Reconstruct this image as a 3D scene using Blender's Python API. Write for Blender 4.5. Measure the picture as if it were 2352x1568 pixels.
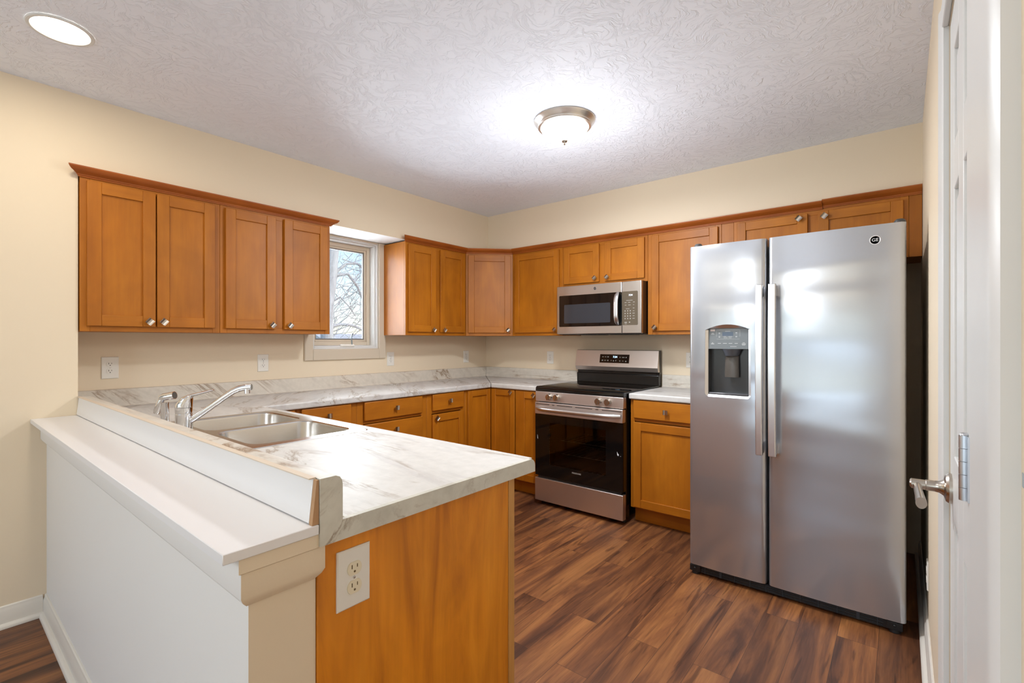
import bpy, bmesh, math, random
from mathutils import Vector, Matrix
R = math.radians
PI = math.pi
sc = bpy.context.scene
COL = sc.collection
for _o in list(bpy.data.objects):
    bpy.data.objects.remove(_o)

# ------------------------------------------------------------------ camera, world, sun, exposure
W, H = 3.514, 2.4926            # room width (x) and ceiling height; y = 0 is the stove wall, x = 0 the window wall
cam = bpy.data.cameras.new('camera')
cam.sensor_width = 36.0
cam.lens = 1104.35 / 2352 * 36
cam.shift_y = -0.0004
cam.clip_start = 0.01
camo = bpy.data.objects.new('camera', cam)
COL.objects.link(camo)
camo.location = (3.4276, -3.7822, 1.2843)
camo.rotation_euler = (R(90), 0, R(39.0756))
sc.camera = camo

vs = sc.view_settings
vs.view_transform = 'Standard'
vs.look = 'None'
vs.gamma = 1.0
vs.use_curve_mapping = False
vs.exposure = 0.93

wd = bpy.data.worlds.new('sky')
sc.world = wd
wd.use_nodes = True
wn = wd.node_tree
bg = wn.nodes['Background']
sky = wn.nodes.new('ShaderNodeTexSky')
sky.sky_type = 'NISHITA'
sky.sun_disc = False
sky.sun_elevation = R(38)
sky.sun_rotation = R(60)
sky.altitude = 300
wn.links.new(sky.outputs[0], bg.inputs[0])
bg.inputs[1].default_value = 0.165


def light(name, kind, loc, rot, power, color, size=None, size_y=None, shape='RECTANGLE', spread=None):
    l = bpy.data.lights.new(name, kind)
    l.energy = power
    l.color = color
    if kind == 'AREA':
        l.shape = shape
        l.size = size
        l.size_y = size_y or size
        if spread:
            l.spread = spread
    elif size is not None:
        l.shadow_soft_size = size
    o = bpy.data.objects.new(name, l)
    o.location = loc
    o.rotation_euler = rot
    COL.objects.link(o)
    return o


sun = light('sun', 'SUN', (6, 4, 9), (R(52), 0, R(125)), 1.3, (1.0, 0.95, 0.88))
sun.data.angle = R(0.6)
# daylight through the dining-room windows (behind the camera) and the kitchen window, plus added fills
light('daylight_patio', 'AREA', (1.9, -7.28, 1.05), (R(94), 0, 0), 5.5, (0.58, 0.78, 1.0), 3.05, 1.5)
light('daylight_side', 'AREA', (0.02, -5.55, 1.25), (R(100), 0, R(-90)), 8, (0.70, 0.84, 1.0), 1.7, 1.7)
light('daylight_kitchen', 'AREA', (-0.22, -1.64, 1.66), (R(106), 0, R(-90)), 16, (0.80, 0.90, 1.0), 0.55, 0.85)
light('fill_ceiling_patio', 'AREA', (1.9, -7.20, 0.55), (R(140), 0, 0), 9, (0.66, 0.82, 1.0), 2.9, 0.5)  # added uplight for the ceiling, standing in for ground-reflected daylight
light('fill_dining', 'POINT', (2.2, -5.3, 1.75), (0, 0, 0), 18, (0.80, 0.89, 1.0), 0.2)  # added fill in the unseen dining room, no fixture behind it
light('fill_reflection_strip', 'AREA', (1.9, -5.75, 1.98), (R(88), 0, 0), 2, (1.0, 0.92, 0.72), 2.6, 0.07)  # added strip, gives the refrigerator a warm reflected band
light('fill_bar', 'AREA', (1.80, -3.437, H - 0.012), (0, 0, 0), 2.2, (1.0, 0.95, 0.88), 0.16, shape='DISK')  # added downward fill over the peninsula, without a fixture
light('fill_entry', 'AREA', (2.75, -3.300, H - 0.012), (0, 0, 0), 2.2, (1.0, 0.95, 0.88), 0.16, shape='DISK')  # added downward fill toward the right wall, without a fixture

# ------------------------------------------------------------------ materials


def new_mat(name):
    m = bpy.data.materials.new(name)
    m.use_nodes = True
    nt = m.node_tree
    return m, nt, nt.nodes['Principled BSDF']


def sset(b, **k):
    for n, v in k.items():
        b.inputs[n.replace('_', ' ')].default_value = v


def simple(name, col, rough=0.5, metal=0.0, spec=0.5, emit=None, es=0.0, coat=0.0):
    m, nt, b = new_mat(name)
    b.inputs['Base Color'].default_value = (*col, 1)
    b.inputs['Roughness'].default_value = rough
    b.inputs['Metallic'].default_value = metal
    b.inputs['Specular IOR Level'].default_value = spec
    b.inputs['Coat Weight'].default_value = coat
    if emit:
        b.inputs['Emission Color'].default_value = (*emit, 1)
        b.inputs['Emission Strength'].default_value = es
    return m


def N(nt, t, **k):
    n = nt.nodes.new(t)
    for a, v in k.items():
        setattr(n, a, v)
    return n


def ramp(nt, stops):
    r = nt.nodes.new('ShaderNodeValToRGB')
    e = r.color_ramp.elements
    while len(e) > 1:
        e.remove(e[-1])
    e[0].position = stops[0][0]
    e[0].color = (*stops[0][1], 1)
    for p, c in stops[1:]:
        x = e.new(p)
        x.color = (*c, 1)
    return r


def mixc(nt, mode, fac, a, b):
    m = N(nt, 'ShaderNodeMix', data_type='RGBA', blend_type=mode)
    L = nt.links
    if isinstance(fac, (int, float)):
        m.inputs[0].default_value = fac
    else:
        L.new(fac, m.inputs[0])
    for s, i in ((a, 6), (b, 7)):
        if isinstance(s, tuple):
            m.inputs[i].default_value = (*s, 1)
        else:
            L.new(s, m.inputs[i])
    return m.outputs[2]


def coords(nt, scale, rot=(0, 0, 0), rand=True, kind='Object'):
    L = nt.links
    tc = N(nt, 'ShaderNodeTexCoord')
    src = tc.outputs[kind]
    if rand:
        oi = N(nt, 'ShaderNodeObjectInfo')
        mu = N(nt, 'ShaderNodeMath', operation='MULTIPLY')
        mu.inputs[1].default_value = 37.0
        L.new(oi.outputs['Random'], mu.inputs[0])
        ad = N(nt, 'ShaderNodeVectorMath', operation='ADD')
        L.new(src, ad.inputs[0])
        L.new(mu.outputs[0], ad.inputs[1])
        src = ad.outputs[0]
    mp = N(nt, 'ShaderNodeMapping')
    mp.inputs['Scale'].default_value = scale
    mp.inputs['Rotation'].default_value = rot
    L.new(src, mp.inputs[0])
    return mp.outputs[0]


def noise(nt, vec, scale, detail=4, rough=0.55, dist=0.0):
    n = N(nt, 'ShaderNodeTexNoise')
    n.inputs['Scale'].default_value = scale
    n.inputs['Detail'].default_value = detail
    n.inputs['Roughness'].default_value = rough
    n.inputs['Distortion'].default_value = dist
    nt.links.new(vec, n.inputs['Vector'])
    return n.outputs['Fac']


def bump(nt, b, fac, strength, dist):
    bp = N(nt, 'ShaderNodeBump')
    bp.inputs['Strength'].default_value = strength
    bp.inputs['Distance'].default_value = dist
    nt.links.new(fac, bp.inputs['Height'])
    nt.links.new(bp.outputs[0], b.inputs['Normal'])
    return bp


def wood(name, dark, mid, lightc, axis, rough=0.46, figure=1.0, coat=0.07):
    m, nt, b = new_mat(name)
    L = nt.links
    s = {'z': (5, 5, 0.8), 'x': (0.8, 5, 5), 'y': (5, 0.8, 5)}[axis]
    v = coords(nt, s)
    f1 = noise(nt, v, 1.6, 5, 0.6, 1.2 * figure)
    v2 = coords(nt, tuple(k * (14 if k > 1 else 3) for k in s))
    f2 = noise(nt, v2, 1.0, 3, 0.6)
    v3 = coords(nt, (3.0, 3.0, 2.2))
    f3 = noise(nt, v3, 1.5, 3, 0.5, 0.6)
    r1 = ramp(nt, [(0.26, dark), (0.50, mid), (0.76, lightc)])
    L.new(f1, r1.inputs[0])
    r2 = ramp(nt, [(0.3, (0.94, 0.93, 0.92)), (0.7, (1.03, 1.03, 1.03))])
    L.new(f2, r2.inputs[0])
    r3 = ramp(nt, [(0.3, (0.86, 0.84, 0.80)), (0.7, (1.1, 1.1, 1.1))])
    L.new(f3, r3.inputs[0])
    c = mixc(nt, 'MULTIPLY', 1.0, r1.outputs[0], r2.outputs[0])
    c = mixc(nt, 'MULTIPLY', 1.0, c, r3.outputs[0])
    L.new(c, b.inputs['Base Color'])
    b.inputs['Roughness'].default_value = rough
    b.inputs['Specular IOR Level'].default_value = 0.36
    b.inputs['Coat Weight'].default_value = coat
    b.inputs['Coat Roughness'].default_value = 0.28
    bump(nt, b, f2, 0.04, 0.002)
    return m


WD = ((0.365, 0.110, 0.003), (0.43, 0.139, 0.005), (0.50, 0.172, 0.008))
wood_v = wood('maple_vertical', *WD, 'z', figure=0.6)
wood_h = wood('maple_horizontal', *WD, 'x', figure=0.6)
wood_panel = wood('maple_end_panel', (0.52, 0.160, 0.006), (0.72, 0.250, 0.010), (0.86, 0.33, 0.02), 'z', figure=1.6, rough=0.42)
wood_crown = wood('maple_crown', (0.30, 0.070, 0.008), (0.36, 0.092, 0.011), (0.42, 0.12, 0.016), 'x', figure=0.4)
wood_edge = wood('maple_edge_strip', (0.52, 0.25, 0.06), (0.60, 0.31, 0.09), (0.68, 0.38, 0.13), 'z')
WDK = simple('cabinet_shadow_gap', (0.05, 0.02, 0.006), 0.7)


def paint(name, col, rough=0.55, tex=0.03, scale=180):
    m, nt, b = new_mat(name)
    b.inputs['Base Color'].default_value = (*col, 1)
    b.inputs['Roughness'].default_value = rough
    b.inputs['Specular IOR Level'].default_value = 0.35
    v = coords(nt, (1, 1, 1), rand=False)
    bump(nt, b, noise(nt, v, scale, 2), tex, 0.004)
    return m


wall_cream = paint('wall_cream', (0.80, 0.675, 0.50))
wall_daylit = paint('wall_cream_daylit', (0.81, 0.785, 0.745))  # same cream paint, with cool daylight on the half wall put into its colour
trim_white = paint('trim_white', (0.72, 0.715, 0.69), 0.35, 0.0)
trim_cream = paint('trim_cream', (0.63, 0.54, 0.42), 0.4, 0.0)
soffit_white = paint('soffit_white', (0.82, 0.81, 0.80))
white_plastic = simple('white_plastic', (0.82, 0.79, 0.72), 0.3)
almond = simple('almond_plastic', (0.80, 0.72, 0.53), 0.3)
slot_dark = simple('slot_dark', (0.03, 0.02, 0.015), 0.6)
slot_brown = simple('slot_brown', (0.16, 0.11, 0.05), 0.6)

# ceiling: stomp-brush plaster texture
ceil_mat, nt, b = new_mat('ceiling_brushed_plaster')
b.inputs['Base Color'].default_value = (0.88, 0.91, 0.985, 1)
b.inputs['Roughness'].default_value = 0.6
b.inputs['Specular IOR Level'].default_value = 0.3
tc = N(nt, 'ShaderNodeTexCoord')
wob = N(nt, 'ShaderNodeTexNoise')
wob.inputs['Scale'].default_value = 5.0
wob.inputs['Detail'].default_value = 3
nt.links.new(tc.outputs['Object'], wob.inputs['Vector'])
wmul = N(nt, 'ShaderNodeVectorMath', operation='SCALE')
wmul.inputs['Scale'].default_value = 0.25
nt.links.new(wob.outputs['Color'], wmul.inputs[0])
wadd = N(nt, 'ShaderNodeVectorMath', operation='ADD')
nt.links.new(tc.outputs['Object'], wadd.inputs[0])
nt.links.new(wmul.outputs[0], wadd.inputs[1])
hs = []
for k, (vs_, st) in enumerate(((5.0, (11, 52, 1)), (7.0, (14, 60, 1)))):
    vo = N(nt, 'ShaderNodeTexVoronoi')
    vo.inputs['Scale'].default_value = vs_
    nt.links.new(wadd.outputs[0], vo.inputs['Vector'])
    sx = N(nt, 'ShaderNodeSeparateColor')
    nt.links.new(vo.outputs['Color'], sx.inputs[0])
    an = N(nt, 'ShaderNodeMath', operation='MULTIPLY')
    an.inputs[1].default_value = 6.283
    nt.links.new(sx.outputs[k], an.inputs[0])
    vr = N(nt, 'ShaderNodeVectorRotate', rotation_type='Z_AXIS')
    nt.links.new(wadd.outputs[0], vr.inputs['Vector'])
    nt.links.new(an.outputs[0], vr.inputs['Angle'])
    mp = N(nt, 'ShaderNodeMapping')
    mp.inputs['Scale'].default_value = st
    nt.links.new(vr.outputs[0], mp.inputs[0])
    hs.append(noise(nt, mp.outputs[0], 1.0, 4, 0.6, 0.25))
mx = N(nt, 'ShaderNodeMath', operation='MAXIMUM')
nt.links.new(hs[0], mx.inputs[0])
nt.links.new(hs[1], mx.inputs[1])
cr = ramp(nt, [(0.54, (0, 0, 0)), (0.64, (1, 1, 1))])
nt.links.new(mx.outputs[0], cr.inputs[0])
bump(nt, b, cr.outputs[0], 0.5, 0.007)

# floor: walnut-look planks running along y
floor_mat, nt, b = new_mat('floor_walnut_planks')
L = nt.links
tc = N(nt, 'ShaderNodeTexCoord')
sep = N(nt, 'ShaderNodeSeparateXYZ')
L.new(tc.outputs['Object'], sep.inputs[0])
cmb = N(nt, 'ShaderNodeCombineXYZ')
L.new(sep.outputs[1], cmb.inputs[0])
ax = N(nt, 'ShaderNodeMath', operation='ADD')
ax.inputs[1].default_value = -0.082 + 0.142 * 40
L.new(sep.outputs[0], ax.inputs[0])
L.new(ax.outputs[0], cmb.inputs[1])
br = N(nt, 'ShaderNodeTexBrick')
br.offset = 0.37
br.offset_frequency = 2
br.squash = 1.0
br.inputs['Color1'].default_value = (0, 0, 0, 1)
br.inputs['Color2'].default_value = (1, 1, 1, 1)
br.inputs['Mortar'].default_value = (0.5, 0.5, 0.5, 1)
br.inputs['Scale'].default_value = 1.0
br.inputs['Mortar Size'].default_value = 0.0008
br.inputs['Brick Width'].default_value = 0.92
br.inputs['Row Height'].default_value = 0.142
L.new(cmb.outputs[0], br.inputs['Vector'])
rs = N(nt, 'ShaderNodeVectorMath', operation='SCALE')
rs.inputs['Scale'].default_value = 43.0
L.new(br.outputs['Color'], rs.inputs[0])
ad = N(nt, 'ShaderNodeVectorMath', operation='ADD')
L.new(tc.outputs['Object'], ad.inputs[0])
L.new(rs.outputs[0], ad.inputs[1])


def fm(scale):
    mp = N(nt, 'ShaderNodeMapping')
    mp.inputs['Scale'].default_value = scale
    L.new(ad.outputs[0], mp.inputs[0])
    return mp.outputs[0]


g1 = noise(nt, fm((6.5, 0.65, 1)), 1.0, 5, 0.6, 1.8)
g2 = noise(nt, fm((120, 5, 1)), 1.0, 4, 0.6, 0.4)
g3 = noise(nt, fm((12, 0.9, 1)), 1.0, 4, 0.55, 2.0)
r1 = ramp(nt, [(0.30, (0.052, 0.020, 0.011)), (0.43, (0.125, 0.048, 0.021)), (0.54, (0.225, 0.088, 0.032)), (0.68, (0.35, 0.150, 0.050))])
L.new(g1, r1.inputs[0])
r2 = ramp(nt, [(0.3, (0.78, 0.76, 0.74)), (0.7, (1.12, 1.12, 1.12))])
L.new(g2, r2.inputs[0])
r3 = ramp(nt, [(0.36, (0.42, 0.38, 0.38)), (0.42, (1, 1, 1))])
L.new(g3, r3.inputs[0])
r4 = ramp(nt, [(0.0, (0.80, 0.78, 0.80)), (1.0, (1.22, 1.18, 1.1))])
L.new(br.outputs['Color'], r4.inputs[0])
c = mixc(nt, 'MULTIPLY', 1.0, r1.outputs[0], r2.outputs[0])
c = mixc(nt, 'MULTIPLY', 0.8, c, r3.outputs[0])
c = mixc(nt, 'MULTIPLY', 1.0, c, r4.outputs[0])
c = mixc(nt, 'MIX', br.outputs['Fac'], c, (0.05, 0.02, 0.01))
L.new(c, b.inputs['Base Color'])
b.inputs['Roughness'].default_value = 0.42
b.inputs['Specular IOR Level'].default_value = 0.4
bump(nt, b, g2, 0.05, 0.002)


def laminate(name, ang, base=(0.62, 0.60, 0.57), vein=(0.32, 0.25, 0.18), streak=(0.53, 0.505, 0.49), rough=0.47, amount=1.0, tilt=None):
    """pale marble-look laminate, veins run along local x turned by ang"""
    m, nt, b = new_mat(name)
    L = nt.links
    v = coords(nt, (1.3, 9, 9), (0, 0, 0), rand=False)
    tcn = v.node
    tcn.inputs['Rotation'].default_value = (0, 0, 0)
    pre = N(nt, 'ShaderNodeVectorRotate', rotation_type='Z_AXIS')
    pre.inputs['Angle'].default_value = ang
    if tilt is not None:
        pre.rotation_type = 'EULER_XYZ'
        pre.inputs['Rotation'].default_value = (tilt, 0, R(90))
    srcl = tcn.inputs[0].links[0].from_socket
    L.new(srcl, pre.inputs['Vector'])
    L.new(pre.outputs[0], tcn.inputs[0])
    f = noise(nt, v, 1.3, 6, 0.62, 0.7)
    r1 = ramp(nt, [(0.30, streak), (0.50, base), (0.75, tuple(min(1, x * 1.06) for x in base))])
    L.new(f, r1.inputs[0])
    mp2 = N(nt, 'ShaderNodeMapping')
    mp2.inputs['Scale'].default_value = (0.55, 2.9, 2.9)
    L.new(pre.outputs[0], mp2.inputs[0])
    f2 = noise(nt, mp2.outputs[0], 1.6, 7, 0.66, 0.9)
    s1 = N(nt, 'ShaderNodeMath', operation='SUBTRACT')
    s1.inputs[1].default_value = 0.5
    L.new(f2, s1.inputs[0])
    s2 = N(nt, 'ShaderNodeMath', operation='ABSOLUTE')
    L.new(s1.outputs[0], s2.inputs[0])
    mp3 = N(nt, 'ShaderNodeMapping')
    mp3.inputs['Scale'].default_value = (2.2, 4, 4)
    L.new(pre.outputs[0], mp3.inputs[0])
    f3 = noise(nt, mp3.outputs[0], 1.0, 3, 0.5)
    r2 = ramp(nt, [(0.0, (1, 1, 1)), (0.010, (0.55, 0.55, 0.55)), (0.035, (0, 0, 0))])
    L.new(s2.outputs[0], r2.inputs[0])
    r3 = ramp(nt, [(0.46, (0, 0, 0)), (0.60, (amount, amount, amount))])
    L.new(f3, r3.inputs[0])
    fac = mixc(nt, 'MULTIPLY', 1.0, r2.outputs[0], r3.outputs[0])
    sc_ = N(nt, 'ShaderNodeSeparateColor')
    L.new(fac, sc_.inputs[0])
    c = mixc(nt, 'MIX', sc_.outputs[0], r1.outputs[0], vein)
    mp4 = N(nt, 'ShaderNodeMapping')
    mp4.inputs['Scale'].default_value = (30, 30, 30)
    L.new(pre.outputs[0], mp4.inputs[0])
    f4 = noise(nt, mp4.outputs[0], 1.0, 4, 0.6)
    r4 = ramp(nt, [(0.3, (0.92, 0.92, 0.91)), (0.7, (1.03, 1.03, 1.03))])
    L.new(f4, r4.inputs[0])
    c = mixc(nt, 'MULTIPLY', 1.0, c, r4.outputs[0])
    L.new(c, b.inputs['Base Color'])
    b.inputs['Roughness'].default_value = rough
    b.inputs['Specular IOR Level'].default_value = 0.32
    return m


lam_x = laminate('laminate_marble_lengthways', 0.10, base=(0.66, 0.64, 0.605))
lam_diag = laminate('laminate_marble_diagonal', R(35))
lam_edge = laminate('laminate_marble_edge', R(-20), base=(0.62, 0.60, 0.52), streak=(0.52, 0.50, 0.43), amount=1.0)
lam_splash = laminate('laminate_marble_splash', 0.0, base=(0.66, 0.61, 0.53), vein=(0.30, 0.20, 0.12), streak=(0.57, 0.52, 0.45))
lam_white = simple('laminate_white', (0.80, 0.78, 0.77), 0.35)
particle = simple('particle_board', (0.45, 0.26, 0.13), 0.8)
raw_edge = simple('raw_laminate_edge', (0.66, 0.55, 0.43), 0.6)


def steel(name, col, rough, wave=0.0, wscale=(0.8, 1, 1.5), brush=None, ani=0.0):
    m, nt, b = new_mat(name)
    L = nt.links
    if ani:
        b.inputs['Anisotropic'].default_value = ani
        tg = N(nt, 'ShaderNodeTangent', direction_type='RADIAL', axis='Z')
        L.new(tg.outputs[0], b.inputs['Tangent'])
    b.inputs['Base Color'].default_value = (*col, 1)
    b.inputs['Metallic'].default_value = 1.0
    b.inputs['Roughness'].default_value = rough
    last = None
    if brush:
        v = coords(nt, brush)
        f = noise(nt, v, 1.0, 2)
        bp = N(nt, 'ShaderNodeBump')
        bp.inputs['Strength'].default_value = 0.05
        bp.inputs['Distance'].default_value = 0.0006
        L.new(f, bp.inputs['Height'])
        last = bp
        L.new(bp.outputs[0], b.inputs['Normal'])
    if wave:
        v = coords(nt, wscale)
        f = noise(nt, v, 1.0, 1, 0.4, 0.3)
        bp = N(nt, 'ShaderNodeBump')
        bp.inputs['Strength'].default_value = 1.0
        bp.inputs['Distance'].default_value = wave
        L.new(f, bp.inputs['Height'])
        if last:
            L.new(last.outputs[0], bp.inputs['Normal'])
        L.new(bp.outputs[0], b.inputs['Normal'])
    return m


steel_fridge = steel('stainless_brushed_fridge', (0.50, 0.51, 0.535), 0.18, wave=0.017, wscale=(0.8, 1, 3.4))
# brushed sheet: a fairly sharp lobe plus a broad one from the brushing
nt = steel_fridge.node_tree
b1 = nt.nodes['Principled BSDF']
b2 = N(nt, 'ShaderNodeBsdfPrincipled')
b2.inputs['Base Color'].default_value = (0.56, 0.58, 0.62, 1)
b2.inputs['Metallic'].default_value = 1.0
b2.inputs['Roughness'].default_value = 0.62
mxs = N(nt, 'ShaderNodeMixShader')
mxs.inputs[0].default_value = 0.38
nt.links.new(b1.outputs[0], mxs.inputs[1])
nt.links.new(b2.outputs[0], mxs.inputs[2])
nt.links.new(mxs.outputs[0], nt.nodes['Material Output'].inputs[0])
steel_plain = steel('stainless_satin', (0.60, 0.58, 0.56), 0.30, brush=(6, 6, 400))
steel_range = steel('stainless_range', (0.66, 0.59, 0.545), 0.45, brush=(6, 6, 400))
steel_handle = steel('handle_metal', (0.72, 0.72, 0.73), 0.30)
steel_sink = steel('stainless_sink', (0.62, 0.60, 0.57), 0.26, brush=(5, 200, 5))
nickel = steel('brushed_nickel', (0.54, 0.49, 0.43), 0.25)
chrome = steel('chrome', (0.80, 0.80, 0.81), 0.05)
zinc = steel('zinc_hinge', (0.62, 0.64, 0.67), 0.3)
ring_nickel = steel('lamp_ring_nickel', (0.78, 0.75, 0.71), 0.34)
black_gloss = simple('black_glass', (0.004, 0.004, 0.004), 0.06)
black_plastic = simple('black_plastic', (0.012, 0.012, 0.013), 0.4)
black_enamel = simple('black_enamel', (0.010, 0.008, 0.007), 0.25)
brown_side = simple('microwave_side', (0.045, 0.022, 0.012), 0.4)
panel_taupe = simple('control_panel_taupe', (0.115, 0.088, 0.058), 0.3)
panel_gray = simple('dispenser_panel_grey', (0.17, 0.19, 0.20), 0.35)
cavity_gray = simple('dispenser_cavity', (0.05, 0.052, 0.055), 0.25)
paddle_gray = simple('dispenser_paddle', (0.09, 0.08, 0.07), 0.35)
lcd = simple('lcd_blue', (0.09, 0.12, 0.17), 0.2)
print_gray = simple('print_grey', (0.42, 0.40, 0.37), 0.5)
print_light = simple('print_light', (0.60, 0.62, 0.62), 0.5)
digit_blue = simple('digit_blue', (0.05, 0.08, 0.1), 0.4, emit=(0.45, 0.72, 1.0), es=2.2)
digit_white = simple('digit_white', (0.1, 0.1, 0.1), 0.4, emit=(0.75, 0.85, 1.0), es=2.0)
oven_inside = simple('oven_enamel', (0.16, 0.075, 0.035), 0.35)
sticker = simple('paper_scrap', (0.75, 0.76, 0.78), 0.7)
fridge_side = simple('fridge_side_grey', (0.06, 0.058, 0.055), 0.45)
rack_metal = steel('rack_metal', (0.75, 0.72, 0.66), 0.3)


def glassy(name, tint, gloss_col=(1, 1, 1), ior=1.45, rough=0.0):
    m = bpy.data.materials.new(name)
    m.use_nodes = True
    nt = m.node_tree
    nt.nodes.remove(nt.nodes['Principled BSDF'])
    out = nt.nodes['Material Output']
    t = N(nt, 'ShaderNodeBsdfTransparent')
    t.inputs[0].default_value = (*tint, 1)
    g = N(nt, 'ShaderNodeBsdfGlossy')
    g.inputs[0].default_value = (*gloss_col, 1)
    g.inputs['Roughness'].default_value = rough
    fr = N(nt, 'ShaderNodeFresnel')
    fr.inputs[0].default_value = ior
    mxs = N(nt, 'ShaderNodeMixShader')
    nt.links.new(fr.outputs[0], mxs.inputs[0])
    nt.links.new(t.outputs[0], mxs.inputs[1])
    nt.links.new(g.outputs[0], mxs.inputs[2])
    nt.links.new(mxs.outputs[0], out.inputs[0])
    return m


pane_glass = glassy('window_glass', (0.97, 0.98, 0.98))
oven_glass = glassy('oven_glass', (0.55, 0.52, 0.50), rough=0.02)

shade_glass = simple('lamp_shade_glass', (0.9, 0.88, 0.84), 0.4, emit=(1.0, 0.975, 0.94), es=9)
lens_glow = simple('downlight_lens', (0.9, 0.88, 0.84), 0.4, emit=(1.0, 0.90, 0.74), es=9.0)

# ------------------------------------------------------------------ mesh helpers
MATS = {}


class MB:
    def __init__(s):
        s.bm = bmesh.new()

    def _face(s, vs, mi):
        try:
            f = s.bm.faces.new(vs)
            f.material_index = mi
            return f
        except ValueError:
            return None

    def box(s, x0, x1, y0, y1, z0, z1, mi=0):
        x0, x1 = min(x0, x1), max(x0, x1)
        y0, y1 = min(y0, y1), max(y0, y1)
        z0, z1 = min(z0, z1), max(z0, z1)
        v = [s.bm.verts.new((x, y, z)) for z in (z0, z1) for y in (y0, y1) for x in (x0, x1)]
        for q in ((0, 2, 3, 1), (4, 5, 7, 6), (0, 1, 5, 4), (2, 6, 7, 3), (0, 4, 6, 2), (1, 3, 7, 5)):
            s._face([v[i] for i in q], mi)
        return s

    def prism(s, poly, axis, a, b, mi=0, fa=None, fb=None):
        """poly of 2-D points extruded along axis from a to b (a/b may be functions of the point)"""
        def mk(p, t):
            if axis == 'x':
                return (t, p[0], p[1])
            if axis == 'y':
                return (p[0], t, p[1])
            return (p[0], p[1], t)
        A = [s.bm.verts.new(mk(p, a(p) if callable(a) else a)) for p in poly]
        B = [s.bm.verts.new(mk(p, b(p) if callable(b) else b)) for p in poly]
        n = len(poly)
        s._face(A, mi if fa is None else fa)
        s._face(B[::-1], mi if fb is None else fb)
        for i in range(n):
            s._face([A[i], A[(i + 1) % n], B[(i + 1) % n], B[i]], mi)
        return s

    def loops(s, loops, mi=0, cap0=True, cap1=True, closed=False):
        vl = [[s.bm.verts.new(p) for p in lp] for lp in loops]
        n = len(vl[0])
        m = len(vl)
        for k in range(m if closed else m - 1):
            a, b2 = vl[k], vl[(k + 1) % m]
            for i in range(n):
                s._face([a[i], a[(i + 1) % n], b2[(i + 1) % n], b2[i]], mi)
        if not closed:
            if cap0:
                s._face(vl[0][::-1], mi)
            if cap1:
                s._face(vl[-1], mi)
        return s

    def lathe(s, prof, o=(0, 0, 0), d=(0, 0, 1), seg=32, mi=0, cap0=True, cap1=True):
        o = Vector(o)
        q = Vector((0, 0, 1)).rotation_difference(Vector(d).normalized())
        lp = []
        for r, z in prof:
            lp.append([o + q @ Vector((r * math.cos(2 * PI * i / seg), r * math.sin(2 * PI * i / seg), z)) for i in range(seg)])
        return s.loops(lp, mi, cap0, cap1)

    def cyl(s, p0, p1, r0, r1=None, seg=20, mi=0):
        p0, p1 = Vector(p0), Vector(p1)
        return s.lathe([(r0, 0), (r0 if r1 is None else r1, (p1 - p0).length)], p0, p1 - p0, seg, mi)

    def tube(s, pts, r, seg=10, mi=0, flat=None):
        pts = [Vector(p) for p in pts]
        n = len(pts)
        lp = []
        up = None
        for i, p in enumerate(pts):
            t = (pts[min(i + 1, n - 1)] - pts[max(i - 1, 0)]).normalized()
            if up is None:
                up = Vector((0, 0, 1)) if abs(t.z) < 0.9 else Vector((1, 0, 0))
            sd = t.cross(up).normalized()
            up = sd.cross(t).normalized()
            rr = r[i] if isinstance(r, (list, tuple)) else r
            ra, rb = rr, rr
            if flat:
                ra, rb = rr * flat[0], rr * flat[1]
            lp.append([p + sd * (ra * math.cos(2 * PI * k / seg)) + up * (rb * math.sin(2 * PI * k / seg)) for k in range(seg)])
        return s.loops(lp, mi)

    def sphere(s, c, r, seg=16, mi=0, sx=1, sy=1, sz=1):
        k = seg // 2
        c = Vector(c)
        lp = []
        for j in range(k + 1):
            a = -PI / 2 + PI * j / k
            rr = max(1e-4, math.cos(a)) * r
            lp.append([c + Vector((sx * rr * math.cos(2 * PI * i / seg), sy * rr * math.sin(2 * PI * i / seg), sz * r * math.sin(a))) for i in range(seg)])
        return s.loops(lp, mi)

    def rot(s, M, since=0):
        s.bm.verts.ensure_lookup_table()
        for v in s.bm.verts[since:]:
            v.co = M @ v.co
        return s

    def mesh(s, name, mats, M=None):
        if M is not None:
            s.bm.transform(M)
        bmesh.ops.recalc_face_normals(s.bm, faces=s.bm.faces)
        me = bpy.data.meshes.new(name)
        s.bm.to_mesh(me)
        s.bm.free()
        for m in (mats if isinstance(mats, (list, tuple)) else [mats]):
            me.materials.append(m)
        me.polygons.foreach_set('use_smooth', [True] * len(me.polygons))
        me.set_sharp_from_angle(angle=R(32))
        return me

    def build(s, name, mats, parent=None, bevel=0.0, seg=2, world=True, loc=None):
        M = None
        if parent is not None and world:
            M = ROOTM[parent.name].inverted()
        elif parent is None and loc is not None:
            M = Matrix.Translation(-Vector(loc))
        me = s.mesh(name, mats, M)
        o = bpy.data.objects.new(name, me)
        COL.objects.link(o)
        if parent is not None:
            o.parent = parent
            ROOTM[o.name] = ROOTM[parent.name]
        else:
            o.location = loc or (0, 0, 0)
            ROOTM[o.name] = Matrix.Translation(Vector(loc or (0, 0, 0)))
        if bevel:
            bv = o.modifiers.new('bevel', 'BEVEL')
            bv.width = bevel
            bv.segments = seg
            bv.limit_method = 'ANGLE'
            bv.angle_limit = R(40)
        return o


ROOTM = {}


def tag(o, label, cat, group=None, kind=None):
    o['label'] = label
    o['category'] = cat
    if group:
        o['group'] = group
    if kind:
        o['kind'] = kind
    return o


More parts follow.
